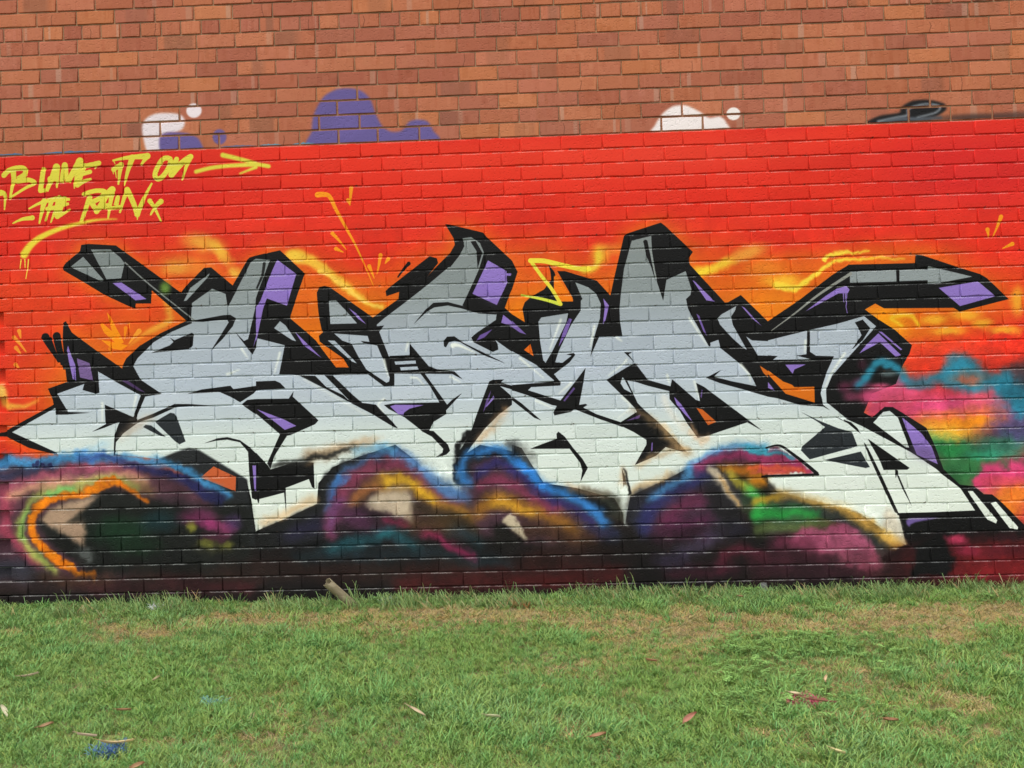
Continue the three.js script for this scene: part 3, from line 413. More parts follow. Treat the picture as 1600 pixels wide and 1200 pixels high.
band('C3 840,580 880,470 960,380 1080,310 1220,230', [26, 20], [40, 42, 90], 6, 0.9); band('C3 960,560 1030,460 1120,410 1230,400', [28, 24], [96, 40, 68], 8, 0.95); band('C3 1000,560 1140,540 1260,500', [20, 16], [92, 36, 70], 7, 0.85); band('C3 900,620 1060,620 1260,600', [18, 18], [62, 28, 50], 8, 0.8);
band('C3 870,400 950,340 1060,268 1150,180 1250,118 1400,78 1600,84', [8, 12], [72, 140, 194], 4, 0.95); band('C3 1450,90 1600,100', [9, 12], [44, 146, 164], 4, 0.9);
band('C3 1160,210 1260,155 1400,130 1600,150', [10, 14], [156, 52, 98], 4.4, 0.95); band('C3 1230,190 1330,170 1480,170', [6, 8], [120, 56, 88], 4, 0.7);
band('C3 1320,215 1440,225 1600,240', [8, 16], [204, 118, 26], 4.4, 0.95); band('C3 1500,280 1600,290', [14, 16], [214, 132, 24], 4.4, 0.9); band('C3 1350,240 1420,300 1500,330', [10, 14], [178, 164, 52], 4.4, 0.9); band('C3 1470,330 1540,400 1560,500', [14, 18], [66, 172, 78], 5, 0.95); band('C3 1430,400 1480,470', [14, 14], [60, 84, 56], 6, 0.7);
fill('C3 1215,212 1282,208 1350,310 1428,442 1398,452 1300,330', [186, 172, 150], { blur: 2.2 }); line('C3 1290,260 1370,380 1415,440', [190, 140, 70], [4, 6], { blur: 2.4, alpha: 0.8 });
fill('C3 1290,215 1330,240 1400,360 1440,440 1425,440 1340,300', [52, 48, 48], { blur: 2.2, alpha: 0.8 }); fill('C3 1180,330 1280,320 1400,455 1440,480 1400,600 1280,520', [26, 24, 26], { blur: 6, alpha: 0.85 });
band('C3 1050,720 1160,700 1250,640 1320,580', [14, 18], [78, 68, 98], 8, 0.75); band('C3 900,790 1000,770 1120,780', [16, 14], [52, 46, 72], 8, 0.75); band('C3 1380,600 1480,580', [16, 14], [44, 44, 72], 8, 0.6);
band('C3 1300,830 1320,760 1400,725 1520,750 1600,790', [12, 16], [96, 30, 48], 6, 0.85); band('C3 960,865 1120,850 1280,840 1420,850', [14, 16], [66, 22, 38], 8, 0.7); band('C3 -200,890 100,880 400,850 700,870', [22, 22], [62, 17, 17], 9, 0.7); band('C3 100,790 300,770 480,780', [16, 16], [52, 26, 22], 8, 0.7);
band('C2 900,900 1200,880 1600,880', [16, 20], [48, 17, 16], 9, 0.6); band('C1 1000,900 1300,930 1600,940', [14, 14], [52, 18, 22], 8, 0.6);
// dome of colour and lower right
fill('C4 -40,120 0,95 45,80 85,84 130,112 215,180 285,238 0,245 -60,245', [150, 50, 84], { blur: 1.2 });
band('C3 1480,215 1600,212 C4 100,208 235,228', [6, 7], [214, 86, 50], 2.4); band('C3 1500,240 1600,236 C4 150,236', [3, 4], [206, 96, 60], 1.6); band('C3 1480,160 1600,160 C4 100,160 180,185', [8, 6], [140, 46, 88], 2.6, 0.9); band('C3 1480,105 1600,112 C4 45,108 105,115 160,150', [8, 5], [50, 148, 168], 2); 
fill('C4 0,262 40,340 60,352 0,345', [52, 50, 48], { blur: 2 });
fill('C4 0,372 80,362 330,420 420,445 560,520 700,640 760,700 760,760 700,860 560,640 480,560 300,520 0,640', [44, 48, 46], { blur: 5 });
line('C4 40,360 200,395 340,425 450,450 560,500 660,570 760,650 850,700', [206, 158, 70], [8, 22], { blur: 4.5, alpha: 0.9 });
fill('C4 60,352 250,395 420,432 560,468 690,540 740,590 720,530 640,450', silver, { blur: 3 }); fill('C4 740,450 800,490 868,692 850,696 760,640 720,560', [214, 206, 186], { blur: 3.4 }); line('C4 720,600 790,660 858,694', [206, 166, 80], [12, 8], { blur: 4, alpha: 0.8 });
band('C4 -80,420 20,400 80,400', [14, 8], [190, 148, 40], 4, 0.9); band('C4 -60,500 60,490 180,490 330,515', [22, 12], [42, 150, 64], 5, 0.95); band('C4 -60,590 120,570 280,565 400,560', [14, 12], [88, 108, 58], 5, 0.9);
fill('C4 170,610 210,580 250,590 300,590 360,600 400,560 440,540 500,555 560,580 620,640 660,740 700,820 560,830 420,740 250,730 120,690', [158, 78, 106], { blur: 3.6 });
band('C4 60,680 200,670 320,690', [22, 22], [112, 46, 70], 7, 0.9); band('C4 420,590 500,590', [12, 14], [176, 80, 116], 4, 0.8); band('C4 480,760 580,780 680,820', [26, 24], [122, 62, 78], 8, 0.9); band('C4 -60,780 200,770 420,770', [26, 26], [62, 28, 38], 9, 0.95); band('C4 -60,860 300,860 700,860', [20, 20], [48, 22, 30], 8, 0.9); band('C4 300,700 450,690 560,700', [12, 12], [140, 66, 90], 7, 0.7);
fill('C4 815,495 1300,480 1440,545 1600,590 1640,640 1300,650 1080,615 1090,680 1160,800 1110,880 800,880 700,770 760,740 870,700', BLK, { blur: 1.6 });
mist(1570, 880, 250, 60, [110, 24, 28], 0.95); puff(4, 1180, 650, 100, 50, [176, 52, 84], 0.95); puff(4, 1240, 720, 130, 60, [140, 36, 60], 0.9); puff(4, 1450, 720, 240, 60, [92, 24, 34], 0.9); puff(4, 1330, 850, 260, 80, [112, 24, 28], 0.95); puff(4, 1500, 640, 160, 30, [40, 18, 24], 0.7);
fill('C4 1055,610 1080,615 1145,760 1165,790 1110,890 900,890 900,700', BLK, { blur: 2.5 });
fill('C4 862,535 885,520 1080,515 920,545 890,560 885,575 868,560', [104, 84, 146], { blur: 1 });
roughen(ctx, -130, 640, 1720, 985, 13, 0.42);
ctx = sheetCtx; ctx.drawImage(layer, 0, 0);
// hard-edged bits that sit on the clouds
fill('C1 262,540 300,470 420,420 625,372 500,480 420,542 525,548 532,702 400,612 300,570', [176, 146, 120], { blur: 2.6, alpha: 0.45 }); fill('C2 690,442 700,400 760,362 860,348 952,350 972,420 975,555 930,522 870,492 760,470', [196, 180, 156], { blur: 3, alpha: 0.4 }); fill('C3 0,508 20,512 95,655 60,640 0,595 C2 1600,590 1540,540 1580,500', [190, 174, 146], { blur: 2, alpha: 0.5 });
for (const s of ['C4 1248,350 1280,350 1432,532 1425,552 1370,527', 'C4 1392,425 1425,418 1562,575 1560,590 1510,582', 'C4 815,495 1300,480 1200,330 900,440']) fill(s, silver);
fill('C4 795,215 812,222 815,250 900,446 845,345 805,250 797,268', BLK); line('C4 815,494 1000,490 1300,478', BLK, 3.4, { smooth: 0 }); line('C4 312,246 150,252 0,256 C3 1560,262', BLK, [4, 3], { smooth: 0 }); line('C4 -10,80 45,66 88,71 140,108 225,172 310,244', BLK, [2.5, 5.5]);
fill('C4 815,495 1300,480 1440,545 1560,575 1600,600 1400,600 1100,600 870,600', BLK); fill('C4 862,535 885,520 1080,515 920,545 890,560 885,575 868,560', [104, 84, 146], { blur: 1 });
for (const s of ['C4 1248,350 1280,350 1432,532 1425,552 1370,527', 'C4 1392,425 1425,418 1562,575 1560,590 1510,582']) fill(s, silver);
// pink spray and teal over the right flank of the last letter
for (const [x, y, rx, ry, c, a] of [[580, 560, 90, 60, [120, 50, 80], 0.8], [480, 580, 70, 60, [92, 38, 62], 0.8], [520, 640, 80, 50, [150, 60, 96], 0.6], [640, 640, 110, 70, [196, 68, 112], 0.95], [700, 580, 100, 40, [206, 84, 124], 0.9], [660, 720, 70, 50, [180, 62, 92], 0.85], [590, 440, 50, 60, [70, 32, 48], 0.6]]) mist(1200 + x / 4, 460 + y / 4, rx / 4, ry / 4, c, a);
line('B4 560,570 610,530 640,480 680,430 720,420 780,440 840,490', [40, 124, 150], [10, 10], { blur: 3.2 }); for (const [x, y] of [[680, 430], [715, 422], [760, 438], [640, 480], [610, 520], [800, 460], [740, 450]]) mist(1200 + x / 4, 460 + y / 4, 10, 7, [42, 128, 154], 0.9); mist(1388, 584, 20, 8, [90, 108, 110], 0.7);
fill('B4 655,800 640,780 730,703 780,705 830,735 990,835 1045,950 1060,1000 960,870 842,770 812,770 760,728 720,735', BLK, { blur: 0.8 });

// -- the hand-sprayed tag
const TAG = [214, 204, 66];
for (const [s, w] of [
  ['D 60,440 130,370 250,330 360,330 400,380 370,440 270,500', [8.5, 8.5]], ['D 200,350 212,480 190,640 155,825', [10, 3]], ['D 270,530 440,512 545,560 400,640 170,785', [9, 3.5]], ['D 680,350 655,520 632,690', [8, 8]], ['D 632,685 720,670', [7, 6]],
  ['D 880,310 810,490 725,690', [11, 6]], ['D 890,310 895,480 888,640', [10, 2.5]], ['D 790,500 890,480', [10, 10]], ['D 1012,285 985,420 960,560', [10, 7]], ['D 1015,290 1035,420 1042,550', [9, 5]], ['D 1250,215 1150,380 1060,545', [11, 8]], ['D 1240,230 1215,420 1190,600', [12, 8]], ['D 1310,290 1260,440 1210,590', [9, 8]], ['D 1545,250 1430,275 1300,300', [8, 7]], ['D 1405,385 1350,400 1280,420', [7, 7]], ['D 1210,590 1320,530 1430,495', [9, 3]], ['D 1165,550 1162,650', [4, 1.5]], ['D 1500,290 1480,345', [4, 1.5]],
  ['D 870,812 760,832 600,885 445,968', [9, 2.5]], ['D 690,850 655,1000 612,1200', [10, 2.5]], ['D 800,850 755,1000 705,1160', [8, 2.5]], ['D 925,795 865,980 790,1185', [9, 2]], ['D 740,965 920,935', [7, 7]], ['D 1000,815 935,960 895,1085', [10, 9]], ['D 985,815 1095,818', [7, 4]], ['D 970,905 1080,885', [7, 4]], ['D 895,1080 1000,1030 1105,968', [9, 2]], ['D 505,1105 340,1130 195,1195', [8, 2]], ['D 10,715 60,725 82,800 70,985', [10, 2]],
  ['D 1310,738 1400,705 1520,682 1640,700 1570,790 1440,860', [7, 8]], ['D 1400,790 1335,980 1262,1175', [9, 5]], ['D 1420,850 1470,930 1512,1010', [9, 8]], ['D 1510,1010 1580,900 E 60,760 150,665', [8, 11]], ['E 155,665 130,850 88,1120', [11, 2.5]], ['E 20,930 110,915', [9, 9]], ['E 242,785 212,915', [7, 8]], ['E 90,960 200,945 300,930', [6, 6]], ['E 388,665 330,830 270,1030', [9, 3]], ['E 392,670 480,860 545,1055', [9, 8]], ['E 545,1055 640,820 775,560', [9, 3]], ['E 548,1070 548,1140', [3, 1.2]], ['E 742,842 820,960 918,1165', [8, 2.5]], ['E 915,850 830,930 750,1065', [9, 2.5]],
  ['E 690,145 500,155 300,180 155,212', [10, 2.5]], ['E 705,140 660,200 598,288', [10, 2.5]], ['E 470,165 395,380 340,608', [10, 2.5]], ['E 290,275 265,430 250,590', [9, 2.5]], ['E 175,350 230,310 300,280', [8, 8]], ['E 165,370 172,425', [2.5, 1]], ['E 203,385 218,485', [2.5, 1]], ['E 178,220 200,268', [2, 1]],
  ['E 1060,185 1000,170 930,205 860,320 822,440 870,500 960,440 1040,310 1075,190', [8, 8]], ['E 1160,190 1120,310 1080,430', [8, 9]], ['E 1060,300 1080,430', [8, 8]], ['E 1080,430 1230,260 1375,150', [10, 9]], ['E 1380,150 1315,300 1242,520', [9, 2.5]]]) line(s, TAG, w, { blur: 0.6 });
for (const s of ['A1 1225,194 1320,170 1440,156 1600,150', 'A1 1600,146 A2 80,160']) line(s, TAG, 6.5, { blur: 0.9 });
line('A1 1392,90 1480,110 1600,142', TAG, [8, 6], { blur: 0.9 }); line('A1 1600,166 1560,182 1495,208', TAG, [6, 2.5], { blur: 0.9 });
line('A1 150,712 190,655 260,600 380,548 520,512 620,494 735,490', [226, 204, 56], [13, 1.5], { blur: 1.2 }); 
for (const s of ['A1 132,740 124,800', 'A1 155,740 156,795', 'A1 178,740 172,800 162,865']) line(s, [234, 214, 70], [2, 1.2], { blur: 0.4 });
ctx.restore();

// -- brick by brick the paint takes a little differently; chips show masonry along some arrises
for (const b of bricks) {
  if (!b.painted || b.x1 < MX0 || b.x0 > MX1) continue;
  const d = hash2(b.x0 * 5.1, b.c * 1.7) - 0.5; ctx.fillStyle = d > 0 ? css([255, 255, 255], d * 0.04) : css([0, 0, 0], -d * 0.07);
  const ux = cu(b.x0), vy = cv(b.y1), uw = (b.x1 - b.x0) * PPM, vh = CH * PPM; ctx.fillRect(ux, vy, uw, vh);
  for (let i = 0; i < 26; i++) { const g = rnd(); ctx.fillStyle = g > 0.5 ? css([255, 255, 250], rr(0.02, 0.09)) : css([20, 10, 8], rr(0.03, 0.12)); ctx.fillRect(ux + rnd() * uw, vy + rnd() * vh, rr(1, 5), rr(1, 3)); }
  // sky highlight on the upper arris, painted into the colour as a pale broken line
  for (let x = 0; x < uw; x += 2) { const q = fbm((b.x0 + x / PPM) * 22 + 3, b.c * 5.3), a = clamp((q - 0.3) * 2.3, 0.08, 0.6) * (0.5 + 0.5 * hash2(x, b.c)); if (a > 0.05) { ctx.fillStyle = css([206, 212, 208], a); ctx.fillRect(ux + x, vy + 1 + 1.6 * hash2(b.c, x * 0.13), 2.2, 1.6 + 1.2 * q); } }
  if (rnd() < 0.3) { ctx.fillStyle = css([70, 58, 50], 0.75); const x = ux + rnd() * uw; for (let k = 0; k < 3; k++) ctx.fillRect(x + k * rr(1, 4), vy + vh - rr(1, 6), rr(1.5, 5), rr(1, 3.5)); }
}
// ---------------------------------------------------------------- textures cut from the sheet
function colourTexture(cnv) { const t = new THREE.CanvasTexture(cnv); t.colorSpace = THREE.SRGBColorSpace; t.magFilter = THREE.LinearFilter; return t; }
function cut(px0, w) { const c = document.createElement('canvas'); c.width = w; c.height = CHt; c.getContext('2d').drawImage(canvas, -px0, 0); return colourTexture(c); }
if (CHt > 2048 + 200) console.log('sheet too tall', CHt);
const TW = 2048, cutX = [0, CW - TW];
function cutScaled(px0, w) { const c = document.createElement('canvas'); c.width = 2048; c.height = 2048; c.getContext('2d').drawImage(canvas, px0, 0, w, CHt, 0, 0, 2048, 2048); return colourTexture(c); }
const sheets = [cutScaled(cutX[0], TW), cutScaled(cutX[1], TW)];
// the wall beyond the picture goes on in the same way: bare brick over red over dark cloud
const FX0 = XL, FX1 = XR, FY0 = -0.2, FY1 = bedY(TOPC), FPX = 2048 / (FX1 - FX0);
const far = document.createElement('canvas'); far.width = 2048; far.height = Math.round((FY1 - FY0) * FPX);
{
  const keep = ctx; ctx = far.getContext('2d');
  const U = (x) => (x - FX0) * FPX, V = (y) => (FY1 - y) * FPX;
  paintBare(ctx, U, V, FX0, FX1, FPX);
  ctx.fillStyle = css([222, 50, 34]); ctx.fillRect(0, V(bedY(RED)), 2048, 2000);
  const fm = (x, y, rx, ry, c, a) => { ctx.save(); ctx.translate(U(x), V(y)); ctx.scale(rx * FPX, ry * FPX); const g = ctx.createRadialGradient(0, 0, 0, 0, 0, 1); g.addColorStop(0, css(c, a)); g.addColorStop(1, css(c, 0)); ctx.fillStyle = g; ctx.beginPath(); ctx.arc(0, 0, 1, 0, 7); ctx.fill(); ctx.restore(); };
  for (let i = 0; i < 60; i++) fm(rr(-6, 6), rr(1.2, 2.7), rr(0.2, 0.6), rr(0.06, 0.2), rnd() < 0.5 ? [230, 62, 40] : [208, 42, 32], 0.4);
  for (let i = 0; i < 26; i++) fm(rr(-6, 6), rr(1.0, 1.5), rr(0.3, 0.6), rr(0.1, 0.3), [228, 116, 24], 0.6);
  for (let x = -6; x < 6; x += 0.2) { fm(x, 0.2, 0.5, 0.32, [26, 22, 24], 1); fm(x + 0.1, 0.55, 0.45, 0.2, [[60, 130, 190], [190, 66, 100], [48, 110, 66], [206, 130, 40], [40, 40, 84]][Math.floor(rnd() * 5)], 0.9); fm(x, 0.3, 0.4, 0.14, [30, 24, 26], 0.9); }
  for (const side of [0, 1]) { // carry the colours at the ends of the sheet on outwards, blending into the rest
    const w = Math.round(0.42 * PPM), t = document.createElement('canvas'); t.width = w; t.height = CHt; const c = t.getContext('2d');
    c.save(); c.translate(w, 0); c.scale(-1, 1); c.drawImage(canvas, side ? CW - w : 0, 0, w, CHt, 0, 0, w, CHt); c.restore();
    c.globalCompositeOperation = 'destination-in'; const g = c.createLinearGradient(0, 0, w, 0); g.addColorStop(side ? 0 : 1, 'rgba(0,0,0,1)'); g.addColorStop(side ? 1 : 0, 'rgba(0,0,0,0)'); c.fillStyle = g; c.fillRect(0, cv(bedY(RED)), w, CHt); c.clearRect(0, 0, w, cv(bedY(RED)));
    ctx.drawImage(t, 0, 0, w, CHt, U(side ? MX1 : MX0 - 0.42), V(MY1), 0.42 * FPX, (MY1 - MY0) * FPX);
  }
  ctx.drawImage(canvas, 0, 0, CW, CHt, U(MX0), V(MY1), (MX1 - MX0) * FPX, (MY1 - MY0) * FPX);
  ctx = keep;
}
const farTex = colourTexture(far);
// fine relief: grit and pits
function reliefTexture(n, f) { const d = new Uint8Array(n * n * 4); for (let j = 0; j < n; j++) for (let i = 0; i < n; i++) { const v = clamp(f(i / n, j / n), 0, 1) * 255, o = (j * n + i) * 4; d[o] = d[o + 1] = d[o + 2] = v; d[o + 3] = 255; } const t = new THREE.DataTexture(d, n, n); t.magFilter = THREE.LinearFilter; t.wrapS = t.wrapT = THREE.RepeatWrapping; t.needsUpdate = true; return t; }
const grit = reliefTexture(512, (u, v) => { const tile = (k) => { const a = vnoise(u * k, v * k), b = vnoise((u - 1) * k, v * k), c = vnoise(u * k, (v - 1) * k), d = vnoise((u - 1) * k, (v - 1) * k); return (a * (1 - u) + b * u) * (1 - v) + (c * (1 - u) + d * u) * v; }; const p = tile(90); return 0.35 + 0.3 * tile(14) + 0.2 * tile(44) + 0.25 * p - (tile(60) > 0.72 ? 0.45 : 0); });
function gritFor(wm, hm) { const t = grit.clone(); t.repeat.set(wm / 0.5, hm / 0.5); t.needsUpdate = true; return t; }
const TWm = TW / PPM, THm = CHt / PPM;
function wallMaterial(map, wm, hm, painted) { return new THREE.MeshPhysicalMaterial({ map, roughness: painted ? 0.66 : 0.95, metalness: 0, specularIntensity: painted ? 0.34 : 0.22, bumpMap: gritFor(wm, hm), bumpScale: painted ? 0.0022 : 0.0024 }); }
const zones = [
  { x0: MX0 + cutX[0] / PPM, w: TWm, y0: MY0, h: THm, map: sheets[0] }, { x0: MX0 + cutX[1] / PPM, w: TWm, y0: MY0, h: THm, map: sheets[1] }, { x0: FX0, w: FX1 - FX0, y0: FY0, h: FY1 - FY0, map: farTex }];
for (const z of zones) { z.bare = wallMaterial(z.map, z.w, z.h, false); z.painted = wallMaterial(z.map, z.w, z.h, true); }
const zoneOf = (x0, x1, y0, y1) => { if (y1 > MY1 - 0.005 || y0 < MY0) return 2; const mid = MX0 + CW / PPM / 2; if (x0 > MX0 + 0.01 && x1 < MX1 - 0.01) return (x0 + x1) / 2 < mid ? 0 : 1; return 2; };

// ---------------------------------------------------------------- brick wall
const wall = new THREE.Group(); wall.name = 'brick_wall'; scene.add(wall);
tag(wall, 'long red brick wall sprayed with a mural of silver letters on red', 'wall');
function brickGeometry(b) {
  const z = zones[zoneOf(b.x0, b.x1, b.y0, b.y1)];
  const hx = b.joint / 2, hy = b.bed / 2, x0 = b.x0 + hx, x1 = b.x1 - hx, y0 = b.y0 + hy, y1 = b.y1 - hy, w = x1 - x0;
  const face = -b.back + rr(-0.0012, 0.0016), bev = b.painted ? rr(0.0028, 0.0048) : rr(0.002, 0.0034), tx = rr(-0.0012, 0.0012), ty = rr(-0.001, 0.001);
  const ring = [[x0, y0], [x0 + w * rr(0.2, 0.32), y0], [x0 + w * rr(0.42, 0.58), y0], [x0 + w * rr(0.68, 0.8), y0], [x1, y0], [x1, y1], [x1 - w * rr(0.2, 0.32), y1], [x1 - w * rr(0.42, 0.58), y1], [x1 - w * rr(0.68, 0.8), y1], [x0, y1]];
  const cx = (x0 + x1) / 2, cy = (y0 + y1) / 2, n = ring.length, pos = [], uv = [], idx = [];
  const put = (x, y, zz) => { pos.push(x, y, zz); uv.push((x - z.x0) / z.w, (y - z.y0) / z.h); };
  const out = ring.map(([x, y]) => [x + rr(-0.0012, 0.0012), y + rr(-0.0013, 0.0013)]);
  const inn = out.map(([x, y], i) => { const s = bev * (rnd() < 0.08 ? rr(1.5, 2.6) : rr(0.7, 1.2)); return [x + (Math.abs(x - x0) < 0.003 ? s : Math.abs(x - x1) < 0.003 ? -s : 0), y + (y < cy ? s : -s)]; });
  const zf = (x, y) => face + tx * (x - cx) / (w / 2) + ty * (y - cy) / (CH / 2);
  inn.forEach(([x, y]) => put(x, y, zf(x, y)));                         // 0..n-1 face
  inn.forEach(([x, y], i) => put(x * 0.4 + out[i][0] * 0.6, y * 0.4 + out[i][1] * 0.6, zf(x, y) - bev * 0.25));
  out.forEach(([x, y]) => put(x, y, zf(x, y) - bev));                   // arris
  out.forEach(([x, y]) => put(x, y, -b.back - 0.03));                   // back in the mortar
  const v = inn.map((p) => new THREE.Vector2(p[0], p[1]));
  for (const t of THREE.ShapeUtils.triangulateShape(v, [])) idx.push(...t);
  for (let k = 0; k < 3; k++) for (let i = 0; i < n; i++) { if (k === 1 && false) continue; const j = (i + 1) % n, a = k * n + i, c = k * n + j; idx.push(a, a + n, c, c, a + n, c + n); }
  return geo(pos, idx, uv);
}
const rank = [];
for (const b of bricks) {
  const q = [[b.x0, b.y0], [b.x1, b.y0], [b.x1, b.y1], [b.x0, b.y1]].map(([x, y]) => toPx(x, y, 0)); let A = 0;
  const inside = q.every(([x, y]) => x > 0 && x < W && y > 0) && b.c < 39;
  for (let i = 0; i < 4; i++) { const j = (i + 1) % 4; A += q[i][0] * q[j][1] - q[j][0] * q[i][1]; }
  if (inside) rank.push([Math.abs(A), b]);
}
rank.sort((p, q) => q[0] - p[0]);
const single = new Set(rank.slice(0, 300).map((r) => r[1]));
const bins = {};
for (const b of bricks) {
  const g = brickGeometry(b), zi = zoneOf(b.x0, b.x1, b.y0, b.y1), m = b.painted ? 'painted' : 'bare';
  if (single.has(b)) { const o = new THREE.Mesh(g, zones[zi][m]); o.name = 'brick'; wall.add(o); }
  else (bins[zi + m] ||= { g: [], mat: zones[zi][m] }).g.push(g);
}
{ const ks = Object.keys(bins), o = new THREE.Mesh(mergeGeometries(ks.map((k) => mergeGeometries(bins[k].g)), true), ks.map((k) => bins[k].mat)); o.name = 'brickwork'; o.userData.kind = 'stuff'; wall.add(o); }
// mortar: a rough bed behind the bricks, deeper where it was never painted
function mortar(x0, x1, y0, y1, zi, depth, mat) {
  const z = zones[zi], nx = Math.max(2, Math.round((x1 - x0) / 0.03)), ny = Math.max(2, Math.round((y1 - y0) / 0.0214)), pos = [], uv = [], idx = [];
  for (let j = 0; j <= ny; j++) for (let i = 0; i <= nx; i++) {
    const x = x0 + (x1 - x0) * i / nx, y = y0 + (y1 - y0) * j / ny;
    pos.push(x, y, -depth + 0.0068 * (fbm(x * 16, y * 40) - 0.48)); uv.push((x - z.x0) / z.w, (y - z.y0) / z.h);
  }
  for (let j = 0; j < ny; j++) for (let i = 0; i < nx; i++) { const a = j * (nx + 1) + i, b = a + 1, c = a + nx + 1, d = c + 1; idx.push(a, b, d, a, d, c); }
  const o = new THREE.Mesh(geo(pos, idx, uv), mat); o.name = 'mortar'; wall.add(o);
}
const mid = MX0 + CW / PPM / 2, redY = bedY(RED), hiY = MY1 - 0.005, loY = -0.1, leftX = MX0 + 0.01, rightX = MX1 - 0.01;
for (const [y0, y1, k, d] of [[redY, hiY, 'bare', 0.0066], [loY, redY, 'painted', 0.0056]]) {
  mortar(TOOTH - 0.01, mid, y0, y1, 0, d, zones[0][k]); mortar(mid, rightX, y0, y1, 1, d, zones[1][k]);
  mortar(TOOTH - 0.26, TOOTH - 0.01, y0, y1, 0, k === 'bare' ? d : 0.03, zones[0][k]); mortar(leftX, TOOTH - 0.26, y0, y1, 0, d, zones[0][k]);
  mortar(XL, leftX, y0, y1, 2, d, zones[2][k]); mortar(rightX, XR, y0, y1, 2, d, zones[2][k]);
}
mortar(XL, XR, hiY, bedY(TOPC), 2, 0.0066, zones[2].bare);
{ // the wall's own thickness and coping
  const o = new THREE.Mesh(new THREE.BoxGeometry(XR - XL, bedY(TOPC) + 0.4, 0.2), new THREE.MeshStandardMaterial({ color: new THREE.Color().setRGB(0.26, 0.12, 0.08), roughness: 0.95 }));
  o.position.set(0, (bedY(TOPC) - 0.4) / 2, -0.19); o.name = 'wall_core'; wall.add(o);
  const cp = new THREE.Mesh(new THREE.BoxGeometry(XR - XL + 0.04, 0.06, 0.34), new THREE.MeshStandardMaterial({ color: new THREE.Color().setRGB(0.3, 0.29, 0.26), roughness: 0.95 }));
  cp.position.set(0, bedY(TOPC) + 0.032, -0.14); cp.name = 'coping'; wall.add(cp);
}

// ---------------------------------------------------------------- ground and lawn
const soilMap = (() => { const n = 512, c = document.createElement('canvas'); c.width = c.height = n; const x = c.getContext('2d'), im = x.createImageData(n, n); for (let j = 0; j < n; j++) for (let i = 0; i < n; i++) { const v = fbm(i / 26, j / 26), g = hash2(i, j), o = (j * n + i) * 4; im.data[o] = 58 + 46 * v + 26 * g; im.data[o + 1] = 56 + 44 * v + 22 * g; im.data[o + 2] = 30 + 24 * v + 16 * g; im.data[o + 3] = 255; } x.putImageData(im, 0, 0); const t = colourTexture(c); t.wrapS = t.wrapT = THREE.MirroredRepeatWrapping; return t; })();
{
  const n = 160, pos = [], uv = [], idx = [], xs = [], zs = [];
  for (let i = 0; i <= n; i++) { const t = i / n * 2 - 1; xs.push(Math.sign(t) * (7 * Math.abs(t) + 190 * Math.pow(Math.abs(t), 9))); }
  for (let j = 0; j <= n; j++) { const t = j / n; zs.push(-0.09 + 8 * t + 190 * Math.pow(t, 9)); }
  for (const z of zs) for (const x of xs) { pos.push(x, lawnY(x, z), z); uv.push(x / 1.3, z / 1.3); }
  for (let j = 0; j < n; j++) for (let i = 0; i < n; i++) { const a = j * (n + 1) + i, b = a + 1, c = a + n + 1, d = c + 1; idx.push(a, c, b, b, c, d); }
  const o = new THREE.Mesh(geo(pos, idx, uv), new THREE.MeshStandardMaterial({ map: soilMap, roughness: 1 })); o.name = 'ground'; o.userData.kind = 'structure'; o.userData.label = 'earth under the lawn'; o.userData.category = 'ground'; scene.add(o);
}
function lawnY(x, z) { return 0.008 + 0.02 * (fbm(x * 1.1 + 5, z * 1.1) - 0.45) + 0.012 * (fbm(x * 4, z * 4 + 9) - 0.45); }
function tuftGeometry(n, h0, h1, spread, lean, wid) {
  const pos = [], idx = [], col = [];
  for (let k = 0; k < n; k++) {
    const a = rr(0, 6.283), r = spread * Math.sqrt(rnd()), bx = r * Math.cos(a), bz = r * Math.sin(a), h = rr(h0, h1), d = rr(0, 6.283), l = h * rr(lean * 0.3, lean), w = wid * rr(0.7, 1.25), fa = rr(0, 3.14), wx = Math.cos(fa) * w / 2, wz = Math.sin(fa) * w / 2, tn = rr(0.8, 1.2), dry = rnd() < 0.2 ? 1 : 0;
    const b = pos.length / 3, lx = Math.cos(d) * l, lz = Math.sin(d) * l, droop = rr(0.75, 1);
    const P3 = [[0, 0, 1], [0.32, 0.48, 1], [0.68, 0.82, 0.72], [1, droop, 0]];
    for (const [tl, th, tw] of P3.slice(0, 3)) { pos.push(bx + lx * tl - wx * tw, h * th, bz + lz * tl - wz * tw, bx + lx * tl + wx * tw, h * th, bz + lz * tl + wz * tw); }
    pos.push(bx + lx, h * droop, bz + lz);
    const c = dry ? [1.5 * tn, 1.12 * tn, 1.2 * tn] : [tn, tn * rr(0.94, 1.05), tn * rr(0.8, 1.2)];
    for (let i = 0; i < 7; i++) col.push(...c);
    idx.push(b, b + 1, b + 2, b + 2, b + 1, b + 3, b + 2, b + 3, b + 4, b + 4, b + 3, b + 5, b + 4, b + 5, b + 6);
  }
  return geo(pos, idx, null, col);
}
const bladeMat = new THREE.MeshPhysicalMaterial({ vertexColors: true, roughness: 0.62, transmission: 0.18, thickness: 0, side: THREE.DoubleSide, specularIntensity: 0.45 });
const M4 = new THREE.Matrix4(), Q = new THREE.Quaternion(), E3 = new THREE.Euler(), colr = new THREE.Color();
